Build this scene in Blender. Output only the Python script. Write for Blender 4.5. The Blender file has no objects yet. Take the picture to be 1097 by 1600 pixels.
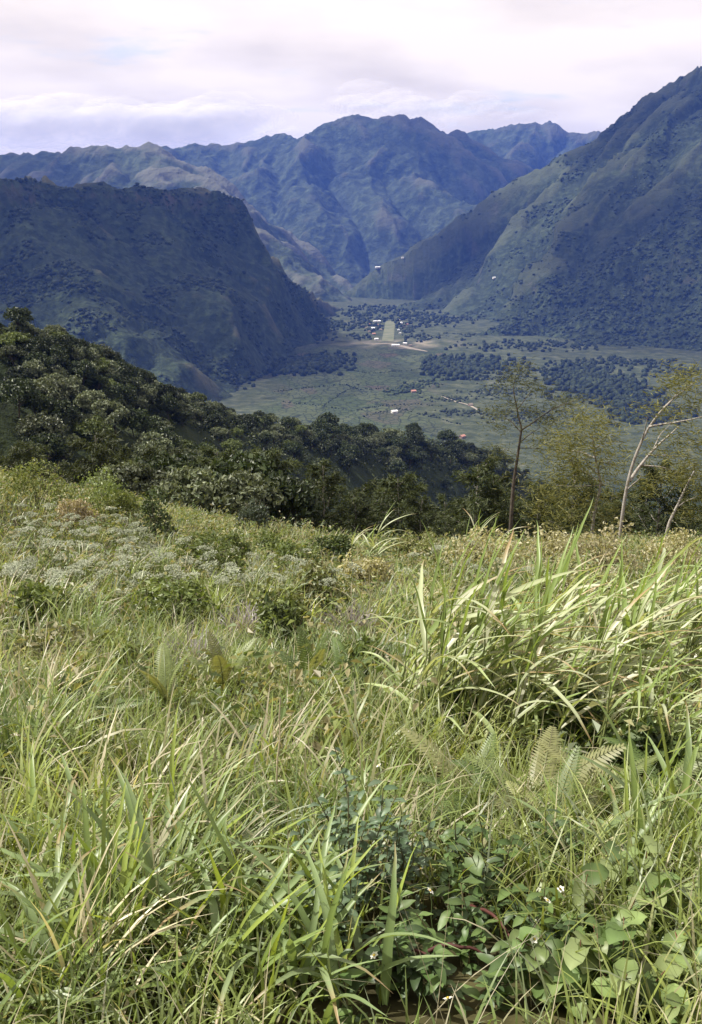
import bpy, math, random
import numpy as np
from mathutils import Vector, Matrix

# ------------------------------------------------------------------ camera, sky, sun, exposure
sc = bpy.context.scene
COL = sc.collection
R = math.radians
PITCH = R(17.0)
FPX = 1538.0                      # focal length in photograph pixels (1097 x 1600)
cam_d = bpy.data.cameras.new('camera')
cam = bpy.data.objects.new('camera', cam_d); COL.objects.link(cam)
cam_d.sensor_fit = 'VERTICAL'; cam_d.sensor_height = 36.4; cam_d.lens = 36.4 * FPX / 1600.0
cam_d.clip_start = 0.05; cam_d.clip_end = 120000
cam.location = (0, 0, 0); cam.rotation_euler = (R(90) - PITCH, 0, 0)
sc.camera = cam

SUN_AZ, SUN_EL = R(-80), R(53)    # azimuth from +Y towards +X
sun_dir = Vector((math.sin(SUN_AZ) * math.cos(SUN_EL), math.cos(SUN_AZ) * math.cos(SUN_EL), math.sin(SUN_EL)))
sun_d = bpy.data.lights.new('sun', 'SUN'); sun_d.energy = 5.0; sun_d.angle = R(0.53); sun_d.color = (1.0, 0.94, 0.84)
sun = bpy.data.objects.new('sun', sun_d); COL.objects.link(sun)
sun.rotation_euler = sun_dir.to_track_quat('Z', 'Y').to_euler(); sun.location = (0, 0, 900)

world = bpy.data.worlds.new('World'); sc.world = world; world.use_nodes = True
def build_world():
    nt = world.node_tree; n = nt.nodes; l = nt.links; n.clear()
    out = n.new('ShaderNodeOutputWorld'); bg = n.new('ShaderNodeBackground'); bg.inputs['Strength'].default_value = 0.1
    sky = n.new('ShaderNodeTexSky'); sky.sky_type = 'NISHITA'; sky.sun_disc = False
    sky.sun_elevation = SUN_EL; sky.sun_rotation = SUN_AZ % (2 * math.pi); sky.altitude = 1800; sky.dust_density = 1.5
    tc = n.new('ShaderNodeTexCoord'); sp = n.new('ShaderNodeSeparateXYZ'); l.new(tc.outputs['Generated'], sp.inputs[0])
    mx = n.new('ShaderNodeMath'); mx.operation = 'MAXIMUM'; mx.inputs[1].default_value = 0.0; l.new(sp.outputs[2], mx.inputs[0])
    ad = n.new('ShaderNodeMath'); ad.operation = 'ADD'; ad.inputs[1].default_value = 0.16; l.new(mx.outputs[0], ad.inputs[0])
    dx = n.new('ShaderNodeMath'); dx.operation = 'DIVIDE'; l.new(sp.outputs[0], dx.inputs[0]); l.new(ad.outputs[0], dx.inputs[1])
    dy = n.new('ShaderNodeMath'); dy.operation = 'DIVIDE'; l.new(sp.outputs[1], dy.inputs[0]); l.new(ad.outputs[0], dy.inputs[1])
    cb = n.new('ShaderNodeCombineXYZ'); l.new(dx.outputs[0], cb.inputs[0]); l.new(dy.outputs[0], cb.inputs[1])
    # cover: nearly closed cloud with a few thin openings
    n1 = n.new('ShaderNodeTexNoise'); n1.inputs['Scale'].default_value = 1.25; n1.inputs['Detail'].default_value = 9; n1.inputs['Roughness'].default_value = 0.6
    mp = n.new('ShaderNodeMapping'); mp.inputs['Location'].default_value = (3.1, 0.35, 0); mp.inputs['Scale'].default_value = (0.8, 1.25, 1)
    l.new(cb.outputs[0], mp.inputs[0]); l.new(mp.outputs[0], n1.inputs['Vector'])
    r1 = n.new('ShaderNodeMapRange'); r1.inputs['From Min'].default_value = 0.24; r1.inputs['From Max'].default_value = 0.44; r1.clamp = True
    r1.interpolation_type = 'SMOOTHSTEP'; l.new(n1.outputs['Fac'], r1.inputs['Value'])
    r1.inputs['To Min'].default_value = 0.3; r1.inputs['To Max'].default_value = 1.0
    n2 = n.new('ShaderNodeTexNoise'); n2.inputs['Scale'].default_value = 1.5; n2.inputs['Detail'].default_value = 7; n2.inputs['Roughness'].default_value = 0.5
    mp2 = n.new('ShaderNodeMapping'); mp2.inputs['Location'].default_value = (1.7, 5.2, 0); l.new(cb.outputs[0], mp2.inputs[0]); l.new(mp2.outputs[0], n2.inputs['Vector'])
    cr = n.new('ShaderNodeValToRGB'); e = cr.color_ramp.elements
    e[0].position = 0.30; e[0].color = (5.7, 5.1, 4.75, 1); e[1].position = 0.58; e[1].color = (7.5, 6.7, 6.05, 1)
    l.new(n2.outputs['Fac'], cr.inputs[0])
    mix = n.new('ShaderNodeMix'); mix.data_type = 'RGBA'
    l.new(r1.outputs[0], mix.inputs['Factor']); l.new(sky.outputs[0], mix.inputs['A']); l.new(cr.outputs[0], mix.inputs['B'])
    l.new(mix.outputs['Result'], bg.inputs['Color']); l.new(bg.outputs[0], out.inputs[0])
build_world()
sc.view_settings.view_transform = 'Standard'; sc.view_settings.look = 'None'
sc.view_settings.exposure = 0.85; sc.view_settings.gamma = 1.0
sc.render.engine = 'CYCLES'
sc.cycles.use_denoising = True
sc.cycles.max_bounces = 6; sc.cycles.diffuse_bounces = 3; sc.cycles.glossy_bounces = 2; sc.cycles.transmission_bounces = 4
sc.cycles.volume_bounces = 0; sc.cycles.caustics_reflective = False; sc.cycles.caustics_refractive = False
sc.cycles.sample_clamp_indirect = 4.0; sc.cycles.transparent_max_bounces = 80

# ------------------------------------------------------------------ small helpers
rng = np.random.default_rng(7)
CP, SP = math.cos(PITCH), math.sin(PITCH)
def ray(u, v):
    a = (u - 548.5) / FPX; b = (800.0 - v) / FPX
    return np.array([a, CP + b * SP, -SP + b * CP])       # world direction of a photograph pixel
def P(u, v, Y):
    d = ray(u, v); return d * (Y / d[1])                   # the point of that sight line Y metres ahead
def sstep(a, b, x):
    t = np.clip((x - a) / (b - a), 0, 1); return t * t * (3 - 2 * t)

_perm = np.random.default_rng(11).permutation(512); _perm = np.concatenate([_perm, _perm])
_ang = np.random.default_rng(12).uniform(0, 2 * np.pi, 1024); _gx, _gy = np.cos(_ang), np.sin(_ang)
def perlin(x, y):
    x = np.asarray(x, float); y = np.asarray(y, float)
    xi = np.floor(x).astype(np.int64); yi = np.floor(y).astype(np.int64); xf = x - xi; yf = y - yi
    u = xf ** 3 * (xf * (xf * 6 - 15) + 10); w = yf ** 3 * (yf * (yf * 6 - 15) + 10)
    def g(ix, iy, dx, dy):
        h = _perm[(_perm[ix & 511] + iy) & 511]; return _gx[h] * dx + _gy[h] * dy
    a = g(xi, yi, xf, yf); b = g(xi + 1, yi, xf - 1, yf); c = g(xi, yi + 1, xf, yf - 1); d = g(xi + 1, yi + 1, xf - 1, yf - 1)
    return ((a + u * (b - a)) + w * ((c + u * (d - c)) - (a + u * (b - a)))) * 1.5
def fbm(x, y, o=4, gain=0.5):
    s = 0; a = 1.0
    for i in range(o):
        s = s + a * perlin(x + 17.3 * i, y - 9.1 * i); x = x * 2.03; y = y * 2.03; a *= gain
    return s
def ridged(x, y, o=3):
    s = 0; a = 1.0; n = 0
    for i in range(o):
        s = s + a * (1 - 2 * np.abs(perlin(x + 31.7 * i, y + 13.9 * i))); n += a; x = x * 2.1; y = y * 2.1; a *= 0.5
    return s / n

class MB:
    """collects vertices, quads / triangles and a colour per vertex; build() links them as one mesh object"""
    def __init__(s): s.V = []; s.Q = []; s.T = []; s.C = []; s.n = 0
    def add(s, V, Q=None, T=None, C=(1, 1, 1)):
        V = np.asarray(V, float).reshape(-1, 3); k = len(V)
        C = np.asarray(C, float); C = np.broadcast_to(C, (k, 3)) if C.ndim == 1 else C
        s.V.append(V); s.C.append(C)
        if Q is not None and len(Q): s.Q.append(np.asarray(Q, np.int64).reshape(-1, 4) + s.n)
        if T is not None and len(T): s.T.append(np.asarray(T, np.int64).reshape(-1, 3) + s.n)
        s.n += k; return s
    def mesh(s, name, mat, smooth=True):
        V = np.concatenate(s.V); C = np.concatenate(s.C)
        q = np.concatenate(s.Q) if s.Q else np.zeros((0, 4), np.int64); t = np.concatenate(s.T) if s.T else np.zeros((0, 3), np.int64)
        me = bpy.data.meshes.new(name); me.vertices.add(len(V)); me.vertices.foreach_set('co', V.astype(np.float32).ravel())
        nl = q.size + t.size; me.loops.add(nl); me.polygons.add(len(q) + len(t))
        me.loops.foreach_set('vertex_index', np.concatenate([q.ravel(), t.ravel()]).astype(np.int32))
        ls = np.concatenate([np.arange(len(q)) * 4, q.size + np.arange(len(t)) * 3]).astype(np.int32)
        me.polygons.foreach_set('loop_start', ls)
        me.polygons.foreach_set('use_smooth', np.full(len(q) + len(t), smooth, bool))
        me.update(calc_edges=True)
        at = me.color_attributes.new('Col', 'FLOAT_COLOR', 'POINT')
        at.data.foreach_set('color', np.concatenate([C, np.ones((len(C), 1))], 1).astype(np.float32).ravel())
        if mat: me.materials.append(mat)
        return me
    def build(s, name, mat, parent=None, smooth=True):
        return ob(name, s.mesh(name, mat, smooth), parent)
def ob(name, me, parent=None, loc=None, rot=None, scale=None):
    o = bpy.data.objects.new(name, me); COL.objects.link(o)
    if parent: o.parent = parent
    if loc is not None: o.location = loc
    if rot is not None: o.rotation_euler = rot
    if scale is not None: o.scale = (scale,) * 3 if isinstance(scale, (int, float)) else scale
    return o
def tag(o, label=None, cat=None, group=None, kind=None):
    if label: o['label'] = label
    if cat: o['category'] = cat
    if group: o['group'] = group
    if kind: o['kind'] = kind
    return o

# ------------------------------------------------------------------ materials
def newmat(name):
    m = bpy.data.materials.new(name); m.use_nodes = True; nt = m.node_tree; nt.nodes.clear()
    return m, nt.nodes, nt.links
def leafmat(name, rough=0.45, trans=0.35, spec=0.4, jit=0.25, tint=(1.25, 1.2, 0.55)):
    """vertex colour leaf: varies from plant to plant, lets light through"""
    m, n, l = newmat(name)
    out = n.new('ShaderNodeOutputMaterial'); at = n.new('ShaderNodeAttribute'); at.attribute_name = 'Col'
    oi = n.new('ShaderNodeObjectInfo'); mr = n.new('ShaderNodeMapRange')
    mr.inputs['To Min'].default_value = 1 - jit; mr.inputs['To Max'].default_value = 1 + jit; l.new(oi.outputs['Random'], mr.inputs['Value'])
    hs = n.new('ShaderNodeHueSaturation'); l.new(at.outputs['Color'], hs.inputs['Color']); l.new(mr.outputs[0], hs.inputs['Value'])
    p = n.new('ShaderNodeBsdfPrincipled'); p.inputs['Roughness'].default_value = rough; p.inputs['Specular IOR Level'].default_value = spec
    l.new(hs.outputs[0], p.inputs['Base Color'])
    if trans > 0:
        t = n.new('ShaderNodeBsdfTranslucent'); mu = n.new('ShaderNodeMix'); mu.data_type = 'RGBA'; mu.blend_type = 'MULTIPLY'
        mu.inputs['Factor'].default_value = 1.0; mu.inputs['B'].default_value = (*tint, 1); l.new(hs.outputs[0], mu.inputs['A'])
        l.new(mu.outputs['Result'], t.inputs['Color'])
        ms = n.new('ShaderNodeMixShader'); ms.inputs[0].default_value = trans
        l.new(p.outputs[0], ms.inputs[1]); l.new(t.outputs[0], ms.inputs[2]); l.new(ms.outputs[0], out.inputs[0])
    else: l.new(p.outputs[0], out.inputs[0])
    return m
def noise(n, l, vec, scale, detail=4, rough=0.55):
    t = n.new('ShaderNodeTexNoise'); t.inputs['Scale'].default_value = scale; t.inputs['Detail'].default_value = detail
    t.inputs['Roughness'].default_value = rough; l.new(vec, t.inputs['Vector']); return t.outputs['Fac']
def ramp(n, l, fac, stops):
    r = n.new('ShaderNodeValToRGB'); e = r.color_ramp.elements
    while len(e) < len(stops): e.new(0.5)
    for k, (p, c) in enumerate(stops): e[k].position = p; e[k].color = (*c, 1) if len(c) == 3 else c
    l.new(fac, r.inputs[0]); return r.outputs[0]
def mixc(n, l, fac, a, b):
    m = n.new('ShaderNodeMix'); m.data_type = 'RGBA'; l.new(fac, m.inputs['Factor'])
    for k, x in (('A', a), ('B', b)):
        if isinstance(x, tuple): m.inputs[k].default_value = (*x, 1)
        else: l.new(x, m.inputs[k])
    return m.outputs['Result']
def mrange(n, l, v, a, b, c=0.0, d=1.0):
    m = n.new('ShaderNodeMapRange'); m.clamp = True
    for k, x in (('From Min', a), ('From Max', b), ('To Min', c), ('To Max', d)): m.inputs[k].default_value = x
    l.new(v, m.inputs['Value']); return m.outputs[0]
def mountmat(name, forest, scrub, grass, rock, treescale, bump, gscale, gthr, rockthr=0.75):
    """forested mountain: dark forest, scrub, paler grass on ribs that also paints their relief, bare rock where it is steep (attribute Col: r grass, g rock)"""
    m, n, l = newmat(name)
    out = n.new('ShaderNodeOutputMaterial'); p = n.new('ShaderNodeBsdfPrincipled'); p.inputs['Roughness'].default_value = 0.95
    p.inputs['Specular IOR Level'].default_value = 0.1
    g = n.new('ShaderNodeNewGeometry'); pos = g.outputs['Position']; at = n.new('ShaderNodeAttribute'); at.attribute_name = 'Col'
    sp = n.new('ShaderNodeSeparateColor'); l.new(at.outputs['Color'], sp.inputs[0])
    a = noise(n, l, pos, gscale, 7, 0.62); b = noise(n, l, pos, treescale, 3, 0.6); c = noise(n, l, pos, treescale * 0.22, 4, 0.6)
    base = mixc(n, l, mrange(n, l, c, 0.38, 0.62), forest, scrub)
    base = mixc(n, l, mrange(n, l, b, 0.45, 0.72), base, tuple(1.9 * x for x in scrub))
    ad = n.new('ShaderNodeMath'); ad.operation = 'ADD'; l.new(a, ad.inputs[0]); l.new(sp.outputs[0], ad.inputs[1])
    base = mixc(n, l, mrange(n, l, ad.outputs[0], gthr, gthr + 0.16), base, grass)
    ar = n.new('ShaderNodeMath'); ar.operation = 'MULTIPLY_ADD'; l.new(c, ar.inputs[0]); ar.inputs[1].default_value = 0.7; l.new(sp.outputs[1], ar.inputs[2])
    base = mixc(n, l, mrange(n, l, ar.outputs[0], rockthr, rockthr + 0.25), base, rock)
    l.new(base, p.inputs['Base Color'])
    bp = n.new('ShaderNodeBump'); bp.inputs['Strength'].default_value = 1.0; bp.inputs['Distance'].default_value = bump
    l.new(b, bp.inputs['Height']); l.new(bp.outputs[0], p.inputs['Normal']); l.new(p.outputs[0], out.inputs[0])
    return m
def groundmat():
    """near slope: soil and litter; valley: small fields with dark ditches, rough scrub (attribute Col: r field, g rough, b bare)"""
    m, n, l = newmat('ground')
    out = n.new('ShaderNodeOutputMaterial'); p = n.new('ShaderNodeBsdfPrincipled'); p.inputs['Roughness'].default_value = 0.95; p.inputs['Specular IOR Level'].default_value = 0.1
    g = n.new('ShaderNodeNewGeometry'); pos = g.outputs['Position']; at = n.new('ShaderNodeAttribute'); at.attribute_name = 'Col'
    sp = n.new('ShaderNodeSeparateColor'); l.new(at.outputs['Color'], sp.inputs[0])
    soil = ramp(n, l, noise(n, l, pos, 3.0, 8, 0.7), [(0.3, (0.022, 0.018, 0.010)), (0.5, (0.045, 0.042, 0.018)), (0.7, (0.085, 0.075, 0.032))])
    wood = ramp(n, l, noise(n, l, pos, 0.08, 8, 0.7), [(0.3, (0.012, 0.018, 0.008)), (0.55, (0.022, 0.031, 0.013)), (0.75, (0.042, 0.052, 0.022))])
    sx = n.new('ShaderNodeSeparateXYZ'); l.new(pos, sx.inputs[0])
    base = mixc(n, l, mrange(n, l, sx.outputs[1], 30, 70), soil, wood)
    # fields
    wn = n.new('ShaderNodeTexNoise'); wn.inputs['Scale'].default_value = 0.006; wn.inputs['Detail'].default_value = 3; l.new(pos, wn.inputs['Vector'])
    vm = n.new('ShaderNodeVectorMath'); vm.operation = 'MULTIPLY_ADD'; vm.inputs[1].default_value = (70, 70, 0); l.new(wn.outputs['Color'], vm.inputs[0]); l.new(pos, vm.inputs[2])
    mp = n.new('ShaderNodeMapping'); mp.inputs['Rotation'].default_value = (0, 0, R(18)); mp.inputs['Scale'].default_value = (1 / 75, 1 / 120, 0); l.new(vm.outputs[0], mp.inputs[0])
    vo = n.new('ShaderNodeTexVoronoi'); vo.inputs['Scale'].default_value = 1.0; vo.inputs['Randomness'].default_value = 0.75; l.new(mp.outputs[0], vo.inputs['Vector'])
    ve = n.new('ShaderNodeTexVoronoi'); ve.feature = 'DISTANCE_TO_EDGE'; ve.inputs['Randomness'].default_value = 0.75; l.new(mp.outputs[0], ve.inputs['Vector'])
    sc2 = n.new('ShaderNodeSeparateColor'); l.new(vo.outputs['Color'], sc2.inputs[0])
    fc = ramp(n, l, sc2.outputs[0], [(0.0, (0.036, 0.050, 0.021)), (0.3, (0.050, 0.066, 0.028)), (0.55, (0.066, 0.078, 0.038)), (0.8, (0.044, 0.057, 0.027)), (0.97, (0.075, 0.062, 0.045))])
    fn = noise(n, l, pos, 0.035, 8, 0.75)
    fc = mixc(n, l, mrange(n, l, fn, 0.48, 0.62, 0, 0.75), fc, (0.035, 0.048, 0.022))
    fc = mixc(n, l, mrange(n, l, ve.outputs['Distance'], 0.02, 0.075, 0.95, 0), fc, (0.014, 0.02, 0.010))
    rough = ramp(n, l, noise(n, l, pos, 0.03, 9, 0.78), [(0.36, (0.02, 0.028, 0.014)), (0.48, (0.04, 0.05, 0.025)), (0.57, (0.066, 0.075, 0.04)), (0.68, (0.12, 0.12, 0.095))])
    fc = mixc(n, l, mrange(n, l, sp.outputs[1], 0.1, 0.7), fc, rough)
    bare = ramp(n, l, noise(n, l, pos, 0.05, 6, 0.7), [(0.35, (0.11, 0.115, 0.06)), (0.6, (0.22, 0.19, 0.15))])
    fc = mixc(n, l, sp.outputs[2], fc, bare)
    base = mixc(n, l, sp.outputs[0], base, fc)
    l.new(base, p.inputs['Base Color'])
    bp = n.new('ShaderNodeBump'); bp.inputs['Distance'].default_value = 2.5; bp.inputs['Strength'].default_value = 0.8
    l.new(noise(n, l, pos, 0.12, 6, 0.7), bp.inputs['Height']); l.new(bp.outputs[0], p.inputs['Normal']); l.new(p.outputs[0], out.inputs[0])
    return m
def plainmat(name, c1, c2, scale, rough=0.8, spec=0.3, metal=0.0):
    m, n, l = newmat(name); out = n.new('ShaderNodeOutputMaterial'); p = n.new('ShaderNodeBsdfPrincipled')
    p.inputs['Roughness'].default_value = rough; p.inputs['Specular IOR Level'].default_value = spec; p.inputs['Metallic'].default_value = metal
    tc = n.new('ShaderNodeTexCoord'); f = noise(n, l, tc.outputs['Object'], scale, 6, 0.65)
    l.new(mixc(n, l, mrange(n, l, f, 0.35, 0.65), c1, c2), p.inputs['Base Color'])
    bp = n.new('ShaderNodeBump'); bp.inputs['Strength'].default_value = 0.4; bp.inputs['Distance'].default_value = 0.1 / scale; l.new(f, bp.inputs['Height'])
    l.new(bp.outputs[0], p.inputs['Normal']); l.new(p.outputs[0], out.inputs[0]); return m

M = {}
M['ground'] = groundmat()
M['mesa'] = mountmat('mesa_forest', (0.015, 0.023, 0.012), (0.026, 0.036, 0.018), (0.085, 0.086, 0.046), (0.085, 0.068, 0.055), 0.055, 9, 0.006, 0.66)
M['slope'] = mountmat('slope_forest', (0.016, 0.024, 0.012), (0.026, 0.035, 0.018), (0.055, 0.066, 0.036), (0.10, 0.09, 0.08), 0.05, 9, 0.0045, 0.60)
M['far'] = mountmat('far_forest', (0.018, 0.026, 0.014), (0.032, 0.042, 0.023), (0.068, 0.071, 0.044), (0.085, 0.072, 0.06), 0.018, 26, 0.0022, 0.66)
M['farleft'] = mountmat('far_sunlit_grass', (0.024, 0.034, 0.018), (0.036, 0.046, 0.026), (0.095, 0.098, 0.07), (0.14, 0.11, 0.09), 0.018, 22, 0.003, 0.66)
M['leaf'] = leafmat('leaf')
M['needle'] = leafmat('needle_foliage', rough=0.6, trans=0.3, spec=0.2, jit=0.25)
M['tree_leaf'] = leafmat('tree_leaf', rough=0.5, trans=0.2, spec=0.35, jit=0.35)
M['blade'] = leafmat('grass_blade', rough=0.42, trans=0.38, spec=0.5, jit=0.12)
M['petal'] = leafmat('petal', rough=0.6, trans=0.3, spec=0.2, jit=0.05, tint=(1, 1, 0.95))
M['wood_far'] = leafmat('distant_foliage', rough=0.8, trans=0.0, spec=0.1, jit=0.05)
M['bark'] = plainmat('pale_bark', (0.16, 0.14, 0.115), (0.36, 0.34, 0.31), 14, 0.85, 0.2)
M['darkbark'] = plainmat('dark_bark', (0.045, 0.036, 0.028), (0.10, 0.085, 0.07), 9, 0.9, 0.15)
M['stem'] = leafmat('stem', rough=0.6, trans=0.0, spec=0.25, jit=0.15)
M['strip'] = plainmat('mown_strip', (0.09, 0.105, 0.055), (0.15, 0.15, 0.095), 0.03, 0.95, 0.1)
M['track'] = plainmat('bare_track', (0.20, 0.17, 0.13), (0.28, 0.25, 0.20), 0.1, 0.95, 0.1)
M['whitewall'] = plainmat('house_wall', (0.55, 0.52, 0.47), (0.68, 0.66, 0.62), 0.6, 0.8)
M['brownwall'] = plainmat('woven_wall', (0.16, 0.11, 0.07), (0.26, 0.20, 0.14), 0.9, 0.9)
M['tin'] = plainmat('tin_roof', (0.62, 0.63, 0.65), (0.80, 0.80, 0.80), 0.5, 0.45, 0.5)
M['rust'] = plainmat('red_roof', (0.30, 0.13, 0.10), (0.42, 0.22, 0.16), 0.5, 0.6, 0.3)
M['thatch'] = plainmat('thatch_roof', (0.15, 0.12, 0.085), (0.27, 0.23, 0.17), 1.2, 0.95, 0.1)
M['door'] = plainmat('door_paint', (0.06, 0.05, 0.045), (0.10, 0.09, 0.08), 2.0, 0.7)

# ------------------------------------------------------------------ terrain functions
def pchip(xk, yk, x):
    xk = np.array(xk, float); yk = np.array(yk, float); h = np.diff(xk); d = np.diff(yk) / h
    m = np.zeros_like(yk); m[0] = d[0]; m[-1] = d[-1]
    for i in range(1, len(xk) - 1):
        if d[i - 1] * d[i] > 0:
            w1 = 2 * h[i] + h[i - 1]; w2 = h[i] + 2 * h[i - 1]; m[i] = (w1 + w2) / (w1 / d[i - 1] + w2 / d[i])
    x = np.clip(x, xk[0], xk[-1]); i = np.clip(np.searchsorted(xk, x) - 1, 0, len(xk) - 2); t = (x - xk[i]) / h[i]
    return ((2 * t**3 - 3 * t**2 + 1) * yk[i] + (t**3 - 2 * t**2 + t) * h[i] * m[i] + (-2 * t**3 + 3 * t**2) * yk[i + 1] + (t**3 - t**2) * h[i] * m[i + 1])
FLOOR = -371.0
PK = [-400, -60, 0, 12, 30, 60, 90, 140, 200, 350, 500, 900, 1350, 1600, 3600, 5200, 9000, 60000]
PZ = [70, 14, -1.68, -5.0, -10.4, -23.0, -38, -62, -92, -165, -228, -322, -366, FLOOR, FLOOR - 1, -395, -430, -430]
def crest_field(x, y, crest, k, gamp, glam, base=FLOOR - 28, back=None, cliff=None, seed=0.0, d0=120.0, soft=22.0):
    """height of one ridge: crest polyline falling away on both sides, cut by gullies that run downhill"""
    best = np.full(x.shape, 1e18); S = np.zeros_like(x); ZC = np.zeros_like(x); SD = np.zeros_like(x); acc = 0.0
    END = np.zeros(x.shape, bool)
    for a, b in zip(crest[:-1], crest[1:]):
        dx, dy = b[0] - a[0], b[1] - a[1]; L2 = dx * dx + dy * dy; L = math.sqrt(L2)
        t = np.clip(((x - a[0]) * dx + (y - a[1]) * dy) / L2, 0, 1)
        q = (x - a[0] - t * dx) ** 2 + (y - a[1] - t * dy) ** 2; w = q < best
        best = np.where(w, q, best); S = np.where(w, acc + t * L, S); ZC = np.where(w, a[2] + t * (b[2] - a[2]), ZC)
        SD = np.where(w, dx * (y - a[1]) - dy * (x - a[0]), SD); END = np.where(w, t >= 1, END); acc += L
    SD = np.where(END, -1.0, SD); d = np.sqrt(best); H = np.maximum(ZC - base, 1.0)
    kk = k if back is None else np.where(SD > 0, back, k)
    drop = kk * d
    if cliff is not None: drop = drop + np.where(SD > 0, 0.0, cliff[0] * cliff[1] * (1 - np.exp(-d / cliff[1])))
    drop = H - soft * np.logaddexp(0.0, (H - drop) / soft)
    wob = 0.35 * perlin(S / (glam * 2.5) + seed, d / (glam * 2.0) - seed)
    g = ridged(S / glam + wob + seed * 3.1, d / (glam * 5.0) + seed, 3)
    env = sstep(0, d0, d) * np.exp(-0.0 * d)
    return ZC - drop + gamp * g * env * np.clip((ZC - drop - base) / (0.35 * H), 0, 1)
def smax(fields, s):
    m = fields[0]
    for f in fields[1:]:
        h = np.clip(0.5 + 0.5 * (f - m) / s, 0, 1); m = m + (f - m) * h + s * h * (1 - h) * 0.5
    return m
def cr(*pts): return [P(*p) for p in pts]
SPUR_A = [p + np.array([0, 0, -4.5]) for p in cr((-420, 330, 190), (-150, 400, 190), (30, 482, 200), (120, 522, 215), (230, 582, 250), (350, 625, 300), (500, 655, 390), (620, 660, 460), (760, 698, 540), (870, 765, 620))]
SPUR_B = [p + np.array([0, 0, -3.5]) for p in cr((-300, 470, 118), (-100, 540, 128), (30, 588, 140), (130, 612, 150), (250, 655, 165), (330, 700, 182))]
def ground_z(x, y):
    x = np.asarray(x, float); y = np.asarray(y, float)
    z = pchip(PK, PZ, y)
    side = np.where(x < 0, -0.20 * np.clip(x, -45, 0) * sstep(6, 24, y), 0) * (1 - sstep(90, 170, y))
    z = z + side
    near = 1 - sstep(35, 80, np.hypot(x, y))
    z = z + 0.10 * near * fbm(x * 0.5, y * 0.5, 3) * sstep(1.5, 5, np.hypot(x, y)) + 0.35 * sstep(8, 25, y) * fbm(x * 0.11 + 4, y * 0.11, 3)
    mid = sstep(60, 200, y) * (1 - sstep(900, 1500, y))
    z = z + mid * 8 * fbm(x / 70, y / 70, 4)
    a = crest_field(x, y, SPUR_A, 0.95, 7, 26, base=z - 60, seed=1.3, d0=20)
    b = crest_field(x, y, SPUR_B, 0.85, 4, 20, base=z - 40, seed=4.3, d0=14)
    w = sstep(75, 110, y)
    z = z + w * (smax([z, a, b], 4.0) - z)
    far = sstep(1300, 1700, y)
    z = z + far * (2.2 * fbm(x / 160, y / 160, 3))
    return z
def hit(u, v, tmax=3800):
    """where the sight line of a photograph pixel meets the ground"""
    d = ray(u, v); t = np.concatenate([np.arange(0.8, 60, 0.05), np.geomspace(60, tmax, 1500)])
    h = d[2] * t - ground_z(d[0] * t, d[1] * t); i = np.argmax(h < 0)
    if h[i] >= 0: i = len(t) - 1
    p = d * t[i]; p[2] = float(ground_z(p[0], p[1])); return p
def gz(x, y): return float(ground_z(np.array([x]), np.array([y]))[0])

# ------------------------------------------------------------------ large structure: ground sheet
def build_ground():
    fr = np.linspace(-46, 46, 330); side = np.concatenate([np.linspace(-180, -48, 45), fr, np.linspace(48, 176, 44)])
    ang = np.radians(side); rad = np.concatenate([[0.02], np.geomspace(0.4, 900, 250), np.geomspace(912, 4200, 150), np.geomspace(4400, 12000, 30)])
    A, RR = np.meshgrid(ang, rad); x = RR * np.sin(A); y = RR * np.cos(A); z = ground_z(x, y)
    nr, na = A.shape; V = np.stack([x, y, z], -1).reshape(-1, 3)
    i = np.arange(nr - 1)[:, None] * na; j = np.arange(na)[None, :]; j2 = (j + 1) % na
    Q = np.stack([i + j, i + j2, i + na + j2, i + na + j], -1).reshape(-1, 4)
    f = sstep(1250, 1420, y)
    rough = np.clip(sstep(0.055, 0.12, x / y + 0.03 * perlin(x / 180, y / 180)) + sstep(-0.06, -0.11, x / y + 0.03 * perlin(x / 150, y / 150)) + 0.6 * sstep(2750, 2900, y), 0, 1)
    s0 = P(605, 524, 2960); bare = np.exp(-(((x - s0[0] - 40) / 170) ** 2 + ((y - 2900) / 95) ** 2) ** 2) * sstep(-0.35, 0.3, fbm(x / 60, y / 60, 3))
    C = np.stack([f, rough, np.clip(bare, 0, 1)], -1).reshape(-1, 3)
    o = MB().add(V, Q, C=C).build('ground', M['ground']); return tag(o, kind='structure', label='grassy slope falling to the cultivated valley floor')
build_ground()

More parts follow.
